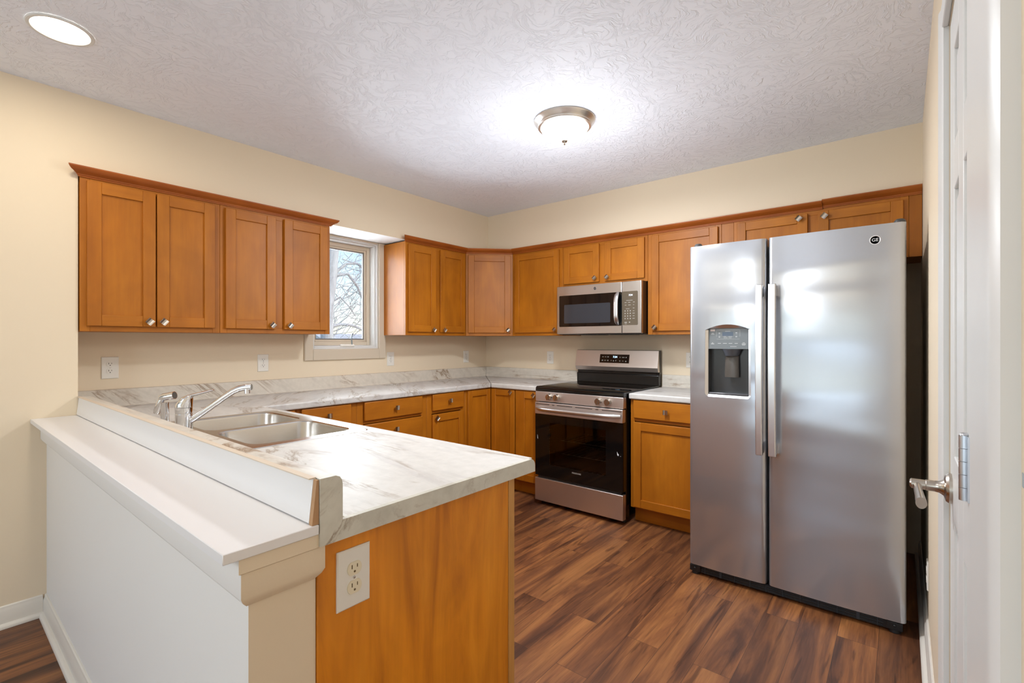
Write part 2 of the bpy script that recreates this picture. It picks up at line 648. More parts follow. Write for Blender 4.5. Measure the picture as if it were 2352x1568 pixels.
def thing(name, label, cat, loc=(0, 0, 0), rz=0.0, group=None):
    o = bpy.data.objects.new(name, None)
    o.empty_display_size = 0.05
    COL.objects.link(o)
    o.location = loc
    o.rotation_euler = (0, 0, rz)
    ROOTM[o.name] = Matrix.Translation(Vector(loc)) @ Matrix.Rotation(rz, 4, 'Z')
    return tag(o, label, cat, group)


def struct(o, label=None):
    o['kind'] = 'structure'
    if label:
        o['label'] = label
    return o


def struct_root(name, loc, rz=0.0):
    o = bpy.data.objects.new(name, None)
    o.empty_display_size = 0.05
    COL.objects.link(o)
    o.location = loc
    o.rotation_euler = (0, 0, rz)
    o['kind'] = 'structure'
    ROOTM[o.name] = Matrix.Translation(Vector(loc)) @ Matrix.Rotation(rz, 4, 'Z')
    return o


def share(name, me, parent, M, bevel=0.0):
    """another object using existing mesh data, placed by local matrix M under parent"""
    o = bpy.data.objects.new(name, me)
    COL.objects.link(o)
    o.parent = parent
    o.matrix_local = M
    ROOTM[o.name] = ROOTM[parent.name] @ M
    return o


def text_mesh(body, size, extrude, mat, name='lettering', align='CENTER', spacing=1.0):
    cu = bpy.data.curves.new(name, 'FONT')
    cu.body = body
    cu.size = size
    cu.extrude = extrude
    cu.align_x = align
    cu.align_y = 'CENTER'
    cu.space_character = spacing
    t = bpy.data.objects.new(name, cu)
    COL.objects.link(t)
    dg = bpy.context.evaluated_depsgraph_get()
    me = bpy.data.meshes.new_from_object(t.evaluated_get(dg))
    bpy.data.objects.remove(t)
    me.materials.clear()
    me.materials.append(mat)
    return me


def put_text(name, body, size, mat, parent, pos, extrude=0.0004, tilt=0.0):
    """lettering facing local -y at local position pos"""
    me = text_mesh(body, size, extrude, mat, name)
    return share(name, me, parent, Matrix.Translation(Vector(pos)) @ Matrix.Rotation(R(90) + tilt, 4, 'X'))


def boolean_cut(o, cutter):
    md = o.modifiers.new('cut', 'BOOLEAN')
    md.operation = 'DIFFERENCE'
    md.solver = 'EXACT'
    md.object = cutter
    bpy.context.view_layer.update()
    dg = bpy.context.evaluated_depsgraph_get()
    me = bpy.data.meshes.new_from_object(o.evaluated_get(dg))
    o.modifiers.clear()
    old = o.data
    o.data = me
    me.polygons.foreach_set('use_smooth', [True] * len(me.polygons))
    me.set_sharp_from_angle(angle=R(32))
    bpy.data.meshes.remove(old)
    bpy.data.objects.remove(cutter)


# ------------------------------------------------------------------ room shell
S = 0.292            # soffit / jog depth
ZS = 2.108           # soffit underside
YJ = -3.294          # where the wall jogs out
YF = -7.0            # dining-room front wall
ZC = 0.918           # counter top height

m = MB()
m.box(-0.5, W + 0.6, YF - 0.2, 0.2, -0.12, 0.0)
floor = struct(m.build('floor', floor_mat))
m = MB()
m.box(-0.3, W + 0.14, YF - 0.14, 0.14, H, H + 0.1)
ceiling = struct(m.build('ceiling', ceil_mat))

m = MB()
WY0, WY1, WZ0, WZ1 = -1.932, -1.350, 1.222, 2.100     # kitchen window opening
m.box(-0.14, 0, YJ, WY0, 0, H)
m.box(-0.14, 0, WY1, 0.0, 0, H)
m.box(-0.14, 0, WY0, WY1, 0, WZ0)
m.box(-0.14, 0, WY0, WY1, WZ1, H)
for i, (y0, y1) in enumerate(((YJ, -S), (-S, 0.0))):
    m.box(0, S, y0, y1, ZS, H)
m.box(-0.14, S, -4.70, YJ, 0, H)
m.box(-0.14, S, YF, -6.40, 0, H)
m.box(-0.14, S, -6.40, -4.70, 0, 0.40)
m.box(-0.14, S, -6.40, -4.70, 2.10, H)
for f in m.bm.faces:
    c = f.calc_center_median()
    f.normal_update()
    if abs(c.z - ZS) < 1e-4 and c.x > 0.01 and c.x < 0.28:
        f.material_index = 1
wall_left = struct(m.build('wall_left', [wall_cream, soffit_white]))
m = MB()
m.box(-0.14, W + 0.14, 0, 0.14, 0, H)
m.box(S, W, -S, 0, ZS, H)
wall_back = struct(m.build('wall_back', wall_cream))
DY0, DY1, DZ = -2.775, -2.235, 2.035
m = MB()
m.box(W, W + 0.14, DY1, 0, 0, H)
m.box(W, W + 0.14, YF, DY0, 0, H)
m.box(W, W + 0.14, DY0, DY1, DZ, H)
wall_right = struct(m.build('wall_right', wall_cream))
m = MB()
m.box(W - 0.0006, W + 0.001, -2.02, -1.99, 1.205, 1.222)
ch = m.build('paint_chip', lam_white, wall_right)
m = MB()
m.box(W - 0.0006, W + 0.001, -3.147, -3.140, 1.150, 1.163)
ch = m.build('paint_chip', simple('chip_grey', (0.4, 0.45, 0.48), 0.6), wall_right)
PX0, PX1, PZ0, PZ1 = 0.35, 3.44, 0.30, 1.76
m = MB()
m.box(-0.14, PX0, YF - 0.14, YF, 0, H)
m.box(PX1, W + 0.14, YF - 0.14, YF, 0, H)
m.box(PX0, PX1, YF - 0.14, YF, 0, PZ0)
m.box(PX0, PX1, YF - 0.14, YF, PZ1, H)
wall_front = struct(m.build('wall_front', wall_cream))


def plain_window(name, axis, a0, a1, z0, z1, p0, p1, mull):
    r = struct_root(name, (0, 0, 0))
    m = MB()
    t = 0.06

    def bx(u0, u1, zz0, zz1, q0=p0, q1=p1):
        if axis == 'x':
            m.box(u0, u1, q0, q1, zz0, zz1)
        else:
            m.box(q0, q1, u0, u1, zz0, zz1)
    bx(a0, a0 + t, z0, z1)
    bx(a1 - t, a1, z0, z1)
    bx(a0 + t, a1 - t, z0, z0 + t)
    bx(a0 + t, a1 - t, z1 - t, z1)
    for k in range(1, mull):
        c = a0 + (a1 - a0) * k / mull
        bx(c - 0.04, c + 0.04, z0 + t, z1 - t)
    m.build('window_frame', trim_white, r, 0.004)
    m = MB()
    q = (p0 + p1) / 2
    bx(a0 + t, a1 - t, z0 + t, z1 - t, q - 0.003, q + 0.003)
    m.build('pane', pane_glass, r)
    return r


plain_window('window_2', 'x', PX0, PX1, PZ0, PZ1, YF - 0.10, YF - 0.02, 2)
plain_window('window_3', 'y', -6.40, -4.70, 0.40, 2.10, 0.16, 0.24, 2)

# half wall of the peninsula
HY = -3.405
m = MB()
m.box(S, 2.503, HY, -3.276, 0, 0.903)
for f in m.bm.faces:
    f.material_index = 0
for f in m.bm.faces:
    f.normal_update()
    f.material_index = 1 if abs(f.normal.x) > 0.9 else 0  # long faces take the daylit tone, ends the plain cream
wall_pen = struct(m.build('wall_peninsula', [wall_daylit, wall_cream]))


# stepped moulding under the ledge, wrapping front and end of the half wall
m = MB()
pr = [(0.0, 0.903), (0.027, 0.903), (0.027, 0.876), (0.021, 0.872), (0.021, 0.828), (0.016, 0.818), (0.006, 0.806), (0.0, 0.806)]
m.prism([(HY - p, z) for p, z in pr], 'x', S + 0.001, lambda q: 2.503 + (HY - q[0]))
trim_1 = struct(m.build('trim_1', wall_daylit))
m = MB()
m.prism([(2.503 + p, z) for p, z in pr], 'y', lambda q: HY - (q[0] - 2.503), lambda q: -3.288 + (q[0] - 2.503) * 1.0)
trim_2 = struct(m.build('trim_2', wall_cream))


base_paint = paint('baseboard_paint', (0.76, 0.71, 0.63), 0.35, 0.0)


def baseboard(name, axis, plane, sgn, a0, a1, mat=base_paint):
    """axis the board runs along; plane = wall coordinate; sgn = direction it sticks out"""
    m = MB()
    pr = [(0, 0), (0.013, 0), (0.013, 0.072), (0.009, 0.080), (0.007, 0.092), (0.003, 0.096), (0, 0.096)]
    sh = [(0.013, 0), (0.029, 0), (0.029, 0.008), (0.025, 0.015), (0.018, 0.019), (0.013, 0.02)]
    for q in (pr, sh):
        m.prism([(plane + sgn * p, z) for p, z in q], 'x' if axis == 'x' else 'y', a0, a1)
    return struct(m.build(name, mat))


baseboard('baseboard_left', 'y', S, 1, -4.70, HY - 0.0135)
baseboard('baseboard_peninsula', 'x', HY, -1, S + 0.001, 2.50)
baseboard('baseboard_right', 'y', W, -1, DY1 + 0.07, -0.02)

# door casings on the right wall
m = MB()
pr = [(0, DY1), (0.010, DY1), (0.013, DY1 + 0.008), (0.013, DY1 + 0.03), (0.017, DY1 + 0.045), (0.017, DY1 + 0.060), (0.012, DY1 + 0.066), (0, DY1 + 0.066)]
m.prism([(W - p, y) for p, y in pr], 'z', 0, DZ + 0.06)
struct(m.build('trim_3', trim_white))
m = MB()
pr = [(0, DY0), (0.010, DY0), (0.010, DY0 - 0.085), (0.015, DY0 - 0.105), (0.015, DY0 - 0.29), (0.019, DY0 - 0.30), (0.019, DY0 - 0.345), (0.014, DY0 - 0.358), (0, DY0 - 0.358)]
m.prism([(W - p, y) for p, y in pr], 'z', 0, H - 0.002)
struct(m.build('trim_4', trim_white))
m = MB()
m.box(W - 0.013, W, DY0, DY1, DZ, DZ + 0.06)
struct(m.build('trim_5', trim_white, bevel=0.003))

# six-panel pantry door
door = struct_root('door_1', (W, DY0, 0))
XD = W + 0.002
rows = [(0.14, 0.88), (1.03, 1.62), (1.72, 1.93)]
cols = [(DY0 + 0.105, DY0 + 0.222), (DY1 - 0.222, DY1 - 0.105)]
m = MB()
m.box(XD + 0.012, XD + 0.034, DY0 + 0.003, DY1 - 0.003, 0.008, DZ - 0.003)
ys = [DY0 + 0.003, cols[0][0], cols[0][1], cols[1][0], cols[1][1], DY1 - 0.003]
for a, b_ in ((0, 1), (2, 3), (4, 5)):
    m.box(XD, XD + 0.0125, ys[a], ys[b_], 0.008, DZ - 0.003)
zs = [0.008] + [v for rw in rows for v in rw] + [DZ - 0.003]
for (c0, c1) in cols:
    for k in range(0, len(zs), 2):
        m.box(XD, XD + 0.0125, c0, c1, zs[k], zs[k + 1])
    for (z0, z1) in rows:
        f = 0.03
        lo = [(XD + 0.011, c0, z0), (XD + 0.011, c1, z0), (XD + 0.011, c1, z1), (XD + 0.011, c0, z1)]
        hi = [(XD + 0.003, c0 + f, z0 + f), (XD + 0.003, c1 - f, z0 + f), (XD + 0.003, c1 - f, z1 - f), (XD + 0.003, c0 + f, z1 - f)]
        m.loops([lo, hi], 0, False, True)
m.build('door_slab', trim_white, door, 0.0025)
m = MB()
zc = 1.094
for k in range(5):
    z0 = zc - 0.048 + k * 0.0195
    m.cyl((W - 0.014, -2.795, z0), (W - 0.014, -2.795, z0 + 0.0188), 0.0068, seg=18)
m.sphere((W - 0.014, -2.795, zc + 0.050), 0.006, 12, sz=0.6)
m.box(W - 0.012, W - 0.0005, -2.815, -2.796, zc - 0.047, zc + 0.049)
m.build('hinge', zinc, door)
m = MB()
hy, hz = -2.285, 0.945
m.lathe([(0.034, 0), (0.034, 0.006), (0.030, 0.011), (0.019, 0.014), (0.0135, 0.022), (0.0125, 0.030), (0.0125, 0.045), (0.0115, 0.046), (0.0115, 0.072), (0.008, 0.075)], (XD, hy, hz), (-1, 0, 0), 32)
m.tube([(XD - 0.060, hy - 0.0, hz - 0.004), (XD - 0.060, hy - 0.03, hz - 0.008), (XD - 0.058, hy - 0.07, hz - 0.012), (XD - 0.056, hy - 0.105, hz - 0.018)], [0.011, 0.0105, 0.0115, 0.0135], 16, flat=(0.75, 1.0))
m.build('door_handle', nickel, door)

# ------------------------------------------------------------------ kitchen window
win = struct_root('window_1', (0, (WY0 + WY1) / 2, WZ0))
m = MB()
tw = 0.066
m.box(0, 0.018, WY0 - tw, WY0, WZ0 - 0.083, WZ1 + 0.006)
m.box(0, 0.018, WY1, WY1 + tw, WZ0 - 0.083, WZ1 + 0.006)
m.box(0, 0.018, WY0, WY1, WZ0 - 0.083, WZ0)
m.box(0.0, 0.012, WY0, WY1, WZ1 - 0.004, WZ1 + 0.006)
m.build('window_casing', trim_cream, win, 0.004)
m = MB()


def ring(m, x0, x1, y0, y1, z0, z1, t, mi=0):
    m.box(x0, x1, y0, y0 + t, z0, z1, mi)
    m.box(x0, x1, y1 - t, y1, z0, z1, mi)
    m.box(x0, x1, y0 + t, y1 - t, z0, z0 + t, mi)
    m.box(x0, x1, y0 + t, y1 - t, z1 - t, z1, mi)


ring(m, -0.138, -0.001, WY0, WY1, WZ0, WZ1, 0.014)
ring(m, -0.138, -0.020, WY0 + 0.014, WY1 - 0.014, WZ0 + 0.014, WZ1 - 0.014, 0.012)
m.build('window_jamb', trim_white, win, 0.002)
m = MB()
ring(m, -0.130, -0.080, WY0 + 0.027, WY1 - 0.027, WZ0 + 0.027, WZ1 - 0.027, 0.030)
ring(m, -0.1122, -0.090, WY0 + 0.057, WY1 - 0.057, WZ0 + 0.057, WZ1 - 0.057, 0.016)
m.build('window_sash', trim_cream, win, 0.003)
m = MB()
ring(m, -0.1125, -0.098, WY0 + 0.0725, WY1 - 0.0725, WZ0 + 0.0725, WZ1 - 0.0725, 0.010)
m.build('glazing_stop', simple('glazing_stop_grey', (0.20, 0.185, 0.17), 0.5), win)
m = MB()
m.box(-0.112, -0.106, WY0 + 0.081, WY1 - 0.081, WZ0 + 0.081, WZ1 - 0.081)
m.build('pane', pane_glass, win)
m = MB()
m.box(-0.040, -0.012, -1.690, -1.562, WZ0 + 0.015, WZ0 + 0.036)
m.build('crank_base', white_plastic, win, 0.008, 3)
m = MB()
m.tube([(-0.020, -1.585, WZ0 + 0.036), (-0.012, -1.592, WZ0 + 0.07), (-0.006, -1.600, WZ0 + 0.095), (-0.004, -1.593, WZ0 + 0.115)], [0.006, 0.0055, 0.005, 0.006], 12, flat=(0.7, 1.2))
m.sphere((-0.004, -1.590, WZ0 + 0.118), 0.008, 12)
m.build('crank_handle', steel('crank_metal', (0.30, 0.36, 0.40), 0.35), win)

# ------------------------------------------------------------------ cabinets
m = MB()
m.cyl((0, 0, 0), (0, -0.014, 0), 0.006, 0.005, 14)
lp = []
for (yy, h) in ((-0.012, 0.006), (-0.016, 0.0125), (-0.0195, 0.0155)):
    lp.append([(-h, yy, -h), (h, yy, -h), (h, yy, h), (-h, yy, h)])
m.loops(lp, 0, True, False)
nk = 8
for i in range(nk):
    u0, u1 = -1 + 2 * i / nk, -1 + 2 * (i + 1) / nk
    h = 0.0155
    ya, yb_ = -0.0195 - 0.006 * u0 * u0, -0.0195 - 0.006 * u1 * u1
    q = [m.bm.verts.new(p) for p in ((u0 * h, ya, -h), (u1 * h, yb_, -h), (u1 * h, yb_, h), (u0 * h, ya, h))]
    m.bm.faces.new(q)
    for zz in (-h, h):
        q = [m.bm.verts.new(p) for p in ((u0 * h, ya, zz), (u1 * h, yb_, zz), (u1 * h, -0.0195, zz), (u0 * h, -0.0195, zz))]
        m.bm.faces.new(q)
for sx_ in (-1, 1):
    q = [m.bm.verts.new(p) for p in ((sx_ * 0.0155, -0.0195, -0.0155), (sx_ * 0.0155, -0.0255, -0.0155), (sx_ * 0.0155, -0.0255, 0.0155), (sx_ * 0.0155, -0.0195, 0.0155))]
    m.bm.faces.new(q)
bmesh.ops.remove_doubles(m.bm, verts=m.bm.verts, dist=0.00005)
KNOB = m.mesh('knob', nickel)


def knob(parent, x, y, z, rot=45):
    return share('knob', KNOB, parent, Matrix.Translation((x, y, z)) @ Matrix.Rotation(R(rot), 4, 'Y'))


def shaker(parent, x0, x1, z0, z1, yf, st=0.056, stl=None, th=0.019, rail=None, name='door'):
    """recessed-panel door in local cabinet coordinates; yf = local y of the face frame (door sits in front)"""
    rail = rail or st
    stl = stl or st
    m = MB()
    f = yf - th
    e = 0.0006
    m.box(x0, x0 + stl, f, yf - e, z0, z1, 0)
    m.box(x1 - st, x1, f, yf - e, z0, z1, 0)
    m.box(x0 + stl, x1 - st, f, yf - e, z0, z0 + rail, 1)
    m.box(x0 + stl, x1 - st, f, yf - e, z1 - rail, z1, 1)
    m.box(x0 + stl - 0.002, x1 - st + 0.002, f + 0.010, yf - 0.004, z0 + rail - 0.002, z1 - rail + 0.002, 0)
    return m.build(name, [wood_v, wood_h], parent, 0.0022, 2, world=False)


def slab(parent, x0, x1, z0, z1, yf, th=0.019):
    m = MB()
    m.box(x0, x1, yf - th, yf - 0.0006, z0, z1)
    return m.build('drawer', wood_h, parent, 0.004, 2, world=False)


FR = {'L': (R(90), lambda w: (0, w)), 'B': (0.0, lambda w: (w, 0))}


def cabinet(name, label, cat, fr, w0, w1, z0, z1, depth, group, doors=(), drawers=(), mids=(), toe=False, stile=0.038, base_z=None):
    rz, pos = FR[fr]
    wc = (w0 + w1) / 2
    bz = 0.0 if toe else z0
    px, py = pos(wc)
    t = thing(name, label, cat, (px, py, bz), rz, group)
    hw = (w1 - w0) / 2 - 0.0006
    d = depth
    zz0, zz1 = z0 - bz, z1 - bz
    m = MB()
    m.box(-hw, hw, -(d - 0.019), -0.002, zz0, zz1)
    m.build('body', wood_v, t, 0.001, 1, world=False)
    m = MB()
    m.box(-hw, -hw + stile, -d, -(d - 0.0188), zz0, zz1, 0)
    m.box(hw - stile, hw, -d, -(d - 0.0188), zz0, zz1, 0)
    m.box(-hw + stile, hw - stile, -d, -(d - 0.0188), zz0, zz0 + 0.035, 1)
    m.box(-hw + stile, hw - stile, -d, -(d - 0.0188), zz1 - 0.035, zz1, 1)
    for mw in mids:
        m.box(mw - wc - 0.03, mw - wc + 0.03, -d, -(d - 0.0188), zz0 + 0.035, zz1 - 0.035, 0)
    for dr in drawers:
        zt = dr[2] - bz
        m.box(-hw + stile, hw - stile, -d, -(d - 0.0188), zt - 0.022, zt + 0.010, 1)
    m.build('face_frame', [wood_v, wood_h], t, 0.001, 1, world=False)
    if toe:
        m = MB()
        m.box(-hw, hw, -(d - 0.075), -0.002, 0.001, zz0 - 0.0005)
        m.build('toe_kick', wood_h, t, world=False)
    for dd in doors:
        a0, a1, b0, b1, kw, kz = dd[:6]
        do = shaker(t, a0 - wc, a1 - wc, b0 - bz, b1 - bz, -d, **(dd[6] if len(dd) > 6 else {}))
        if kw is not None:
            knob(do, kw - wc, -d - 0.019, kz - bz, 45 + random.uniform(-6, 6))
    for dd in drawers:
        a0, a1, b0, b1, kw, kz = dd
        do = slab(t, a0 - wc, a1 - wc, b0 - bz, b1 - bz, -d)
        if kw is not None:
            knob(do, kw - wc, -d - 0.019, kz - bz, random.uniform(-4, 4))
    return t


random.seed(4)
ZB, ZT = 1.333, 2.095
UG = 'maple wall cabinets'
D0, D1 = 1.360, 2.074
cabinet('wall_cabinet', 'honey maple two-door wall cabinet at the far left, its doors meeting edge to edge', 'cabinet', 'L', -3.290, -2.668, ZB, ZT, 0.305, UG,
        doors=[(-3.265, -2.985, D0, D1, -3.016, 1.387), (-2.979, -2.698, D0, D1, -2.953, 1.388)])
cabinet('wall_cabinet', 'two-door maple wall cabinet directly left of the window, a wide stile between its doors', 'cabinet', 'L', -2.668, -1.967, ZB, ZT, 0.305, UG,
        doors=[(-2.642, -2.348, D0, D1, -2.376, 1.386), (-2.294, -1.993, D0, D1, -2.264, 1.386)], mids=[-2.321])
cabinet('wall_cabinet', 'two-door maple wall cabinet right of the window with its bare side catching daylight', 'cabinet', 'L', -1.305, -0.612, ZB, ZT, 0.305, UG,
        doors=[(-1.284, -0.990, D0, D1, -1.028, 1.382), (-0.938, -0.636, D0, D1, -0.905, 1.383)], mids=[-0.964])
cabinet('wall_cabinet', 'single-door maple wall cabinet between the corner cabinet and the microwave', 'cabinet', 'B', 0.614, 1.166, ZB, ZT, 0.305, UG,
        doors=[(0.645, 1.135, D0, D1, 1.103, 1.382)])
cabinet('wall_cabinet', 'short two-door maple wall cabinet mounted right above the microwave', 'cabinet', 'B', 1.1665, 1.930, 1.740, ZT, 0.305, UG,
        doors=[(1.186, 1.522, 1.765, D1, 1.492, 1.795), (1.573, 1.908, 1.765, D1, 1.602, 1.793)], mids=[1.5475])
cabinet('wall_cabinet', 'single-door maple wall cabinet between microwave and refrigerator, partly hidden by the refrigerator', 'cabinet', 'B', 1.9305, 2.461, ZB, ZT, 0.305, UG,
        doors=[(1.966, 2.441, D0, D1, 1.996, 1.386)])
cabinet('wall_cabinet', 'low wide maple wall cabinet over the refrigerator with knobs at the door tops', 'cabinet', 'B', 2.541, 3.456, 1.753, ZT, 0.305, UG,
        doors=[(2.563, 2.972, 1.78, D1, 2.928, 2.045), (3.026, 3.432, 1.78, D1, 3.062, 2.040)], mids=[2.999])
# diagonal corner wall cabinet
t = thing('corner_wall_cabinet', 'diagonal single-door maple wall cabinet set across the room corner', 'cabinet', (0.4585, -0.4575, ZB), R(45), UG)
m = MB()
m.prism([(0.002, -0.002), (0.002, -0.6095), (0.297, -0.6095), (0.6125, -0.294), (0.6125, -0.002)], 'z', ZB, ZT)
m.build('body', wood_v, t, 0.001, 1)
hw = 0.216
m = MB()
hgt = ZT - ZB
m.box(-hw, -hw + 0.03, -0.003, 0.012, 0, hgt, 0)
m.box(hw - 0.03, hw, -0.003, 0.012, 0, hgt, 0)
m.box(-hw + 0.03, hw - 0.03, -0.003, 0.012, 0, 0.035, 1)
m.box(-hw + 0.03, hw - 0.03, -0.003, 0.012, hgt - 0.035, hgt, 1)
m.build('face_frame', [wood_v, wood_h], t, 0.001, 1, world=False)
do = shaker(t, -0.196, 0.196, D0 - ZB, D1 - ZB, -0.003, 0.056)
knob(do, 0.170, -0.022, 1.386 - ZB)

# filler strips beside the over-fridge cabinet
m = MB()
m.box(2.4615, 2.5405, -0.303, -0.002, ZB + 0.42, ZT)
tag(m.build('filler_strip', wood_v, None, 0.001, loc=(2.50, -0.15, 1.75)), 'narrow maple filler strip just left of the over-refrigerator cabinet, above the freezer door', 'filler')
m = MB()
m.box(3.4565, 3.512, -0.303, -0.002, 1.753, ZT)
tag(m.build('filler_strip', wood_v, None, 0.001, loc=(3.484, -0.15, 1.75)), 'maple filler strip closing the gap between over-refrigerator cabinet and right wall', 'filler')

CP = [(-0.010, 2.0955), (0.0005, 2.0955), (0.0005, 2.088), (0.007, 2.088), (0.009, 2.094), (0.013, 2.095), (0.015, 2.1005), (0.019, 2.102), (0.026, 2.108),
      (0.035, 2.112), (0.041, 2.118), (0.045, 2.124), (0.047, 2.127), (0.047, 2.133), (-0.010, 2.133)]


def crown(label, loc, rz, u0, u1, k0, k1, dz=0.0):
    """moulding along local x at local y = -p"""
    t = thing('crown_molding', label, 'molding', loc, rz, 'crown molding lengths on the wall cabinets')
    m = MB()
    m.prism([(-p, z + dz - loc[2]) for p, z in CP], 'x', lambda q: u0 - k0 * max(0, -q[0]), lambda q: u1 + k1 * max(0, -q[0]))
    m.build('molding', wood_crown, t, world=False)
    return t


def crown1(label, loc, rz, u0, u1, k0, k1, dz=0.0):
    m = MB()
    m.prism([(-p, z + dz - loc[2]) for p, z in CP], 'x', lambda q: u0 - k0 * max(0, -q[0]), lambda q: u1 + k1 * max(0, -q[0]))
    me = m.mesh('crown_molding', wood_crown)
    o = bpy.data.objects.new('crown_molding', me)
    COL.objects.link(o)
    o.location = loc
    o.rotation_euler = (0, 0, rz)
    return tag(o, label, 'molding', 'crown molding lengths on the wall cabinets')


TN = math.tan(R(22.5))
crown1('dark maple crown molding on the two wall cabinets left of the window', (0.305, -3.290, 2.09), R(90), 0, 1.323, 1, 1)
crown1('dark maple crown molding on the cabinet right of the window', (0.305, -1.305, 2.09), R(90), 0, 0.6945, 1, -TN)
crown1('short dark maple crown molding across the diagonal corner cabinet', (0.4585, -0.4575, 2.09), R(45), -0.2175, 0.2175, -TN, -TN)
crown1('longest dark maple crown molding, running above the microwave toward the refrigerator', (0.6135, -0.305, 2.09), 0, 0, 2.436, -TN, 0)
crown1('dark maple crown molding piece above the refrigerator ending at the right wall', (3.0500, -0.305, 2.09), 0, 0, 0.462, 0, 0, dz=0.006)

# base cabinets
BG = 'maple base cabinets under the worktops'
BT = 0.8765
BD = 0.61
cabinet('base_cabinet', 'maple base cabinet nearest the sink on the window wall, mostly hidden behind the sink', 'cabinet', 'L', -2.585, -2.362, 0.114, BT, BD, BG,
        doors=[(-2.565, -2.380, 0.125, 0.716, None, None)], drawers=[(-2.565, -2.380, 0.746, 0.872, -2.430, 0.812)], toe=True)
cabinet('base_cabinet', 'maple base cabinet with one drawer seen just past the sink corner', 'cabinet', 'L', -2.3615, -1.951, 0.114, BT, BD, BG,
        doors=[(-2.336, -2.002, 0.125, 0.716, -2.05, 0.68)], drawers=[(-2.336, -2.002, 0.746, 0.872, -2.167, 0.815)], toe=True, stile=0.05)
cabinet('base_cabinet', 'maple base cabinet with a stack of wide drawers in the middle of the window wall', 'cabinet', 'L', -1.9505, -1.346, 0.114, BT, BD, BG,
        drawers=[(-1.901, -1.400, 0.746, 0.872, -1.648, 0.812), (-1.901, -1.400, 0.440, 0.720, -1.650, 0.661), (-1.901, -1.400, 0.125, 0.415, -1.65, 0.33)], toe=True, stile=0.05)
cabinet('base_cabinet', 'narrow maple base cabinet with a drawer over a door beside the corner', 'cabinet', 'L', -1.3455, -0.931, 0.114, BT, BD, BG,
        doors=[(-1.296, -0.962, 0.125, 0.716, -1.268, 0.692)], drawers=[(-1.296, -0.962, 0.746, 0.872, -1.128, 0.813)], toe=True, stile=0.05)
cabinet('base_cabinet', 'slim single-door maple base cabinet directly left of the range', 'cabinet', 'B', 0.8965, 1.162, 0.114, BT, BD, BG,
        doors=[(0.905, 1.150, 0.125, 0.868, 1.105, 0.842, dict(stl=0.095))], toe=True, stile=0.03)
cabinet('base_cabinet', 'maple base cabinet between range and refrigerator, a drawer over a door', 'cabinet', 'B', 1.935, 2.470, 0.114, BT, BD, BG,
        doors=[(1.962, 2.438, 0.125, 0.717, None, None)], drawers=[(1.962, 2.438, 0.746, 0.872, 2.200, 0.806)], toe=True, stile=0.03)
# corner base cabinet with two doors meeting at the inside corner
t = thing('corner_base_cabinet', 'maple corner base cabinet with two full-height doors meeting at the inside corner', 'cabinet', (0.3, -0.3, 0), 0, BG)
m = MB()
m.prism([(0.002, -0.002), (0.002, -0.9305), (0.591, -0.9305), (0.591, -0.591), (0.896, -0.591), (0.896, -0.002)], 'z', 0.114, BT)
m.build('body', wood_v, t, 0.001, 1)
m = MB()
m.box(0.5912, 0.610, -0.9305, -0.905, 0.114, BT)
m.box(0.5912, 0.610, -0.905, -0.610, 0.114, 0.13)
m.box(0.5912, 0.610, -0.905, -0.610, 0.865, BT)
m.box(0.6102, 0.896, -0.610, -0.5912, 0.114, 0.13)
m.box(0.6102, 0.896, -0.610, -0.5912, 0.865, BT)
m.build('face_frame', wood_v, t, 0.001, 1)
m = MB()
m.prism([(0.002, -0.002), (0.002, -0.9305), (0.535, -0.9305), (0.535, -0.535), (0.896, -0.535), (0.896, -0.002)], 'z', 0.001, 0.1135)
m.build('toe_kick', wood_h, t)
for (fx, fy, rz, a0, a1, kn) in ((0.61, -0.7675, R(90), -0.141, 0.137, None), (0.76, -0.61, 0.0, -0.128, 0.131, 0.102)):
    Ml = Matrix.Translation((fx - 0.3, fy + 0.3, 0)) @ Matrix.Rotation(rz, 4, 'Z')
    do = shaker(t, a0, a1, 0.125, 0.868, 0.0, 0.05)
    do.matrix_local = Ml
    if kn:
        knob(do, kn, -0.019, 0.852)

# peninsula base cabinet (faces away; only its wooden end panel is seen)
t = thing('peninsula_cabinet', 'peninsula base cabinet showing a large plain honey-brown wooden end panel', 'cabinet', (1.55, -2.95, 0), 0)
m = MB()
m.box(0.642, 1.74, -3.275, -2.655, 0.114, 0.70)
m.box(1.74, 2.495, -3.275, -2.655, 0.114, 0.8765)
m.build('body', wood_v, t)
m = MB()
m.box(2.4955, 2.508, -3.2745, -2.668, 0.002, 0.8765)
m.build('end_panel', wood_panel, t, 0.0008, 1)
m = MB()
m.box(2.4955, 2.511, -2.6675, -2.641, 0.002, 0.8765)
m.build('edge_strip', wood_edge, t, 0.002, 2)
m = MB()
m.box(0.642, 2.495, -2.6545, -2.641, 0.114, 0.8765)
for k in range(4):
    x0 = 0.68 + k * 0.452
    m.box(x0, x0 + 0.42, -2.6405, -2.622, 0.13, 0.70)
    m.box(x0, x0 + 0.42, -2.6405, -2.622, 0.73, 0.865)
m.build('front_frame', wood_v, t, 0.002)
m = MB()
m.box(0.642, 2.495, -3.27, -2.73, 0.002, 0.1135)
m.build('toe_kick', wood_h, t)

# ------------------------------------------------------------------ worktops
ZU = 0.8775


def slabtop(t, poly, mats, name='top', front=()):
    m = MB()
    m.prism(poly, 'z', ZU, ZC)
    o = m.build(name, mats, t, 0.009, 4)
    return o


def splash_prof(d0, d1):
    """integral backsplash profile: (depth from wall, z)"""
    return [(d0, ZC + 0.0003), (d0, 1.016), (d1 - 0.008, 1.016), (d1 - 0.002, 1.013), (d1, 1.007), (d1, ZC + 0.012), (d1 + 0.004, ZC + 0.004), (d1 + 0.012, ZC + 0.0006), (d1 + 0.012, ZC + 0.0003)]


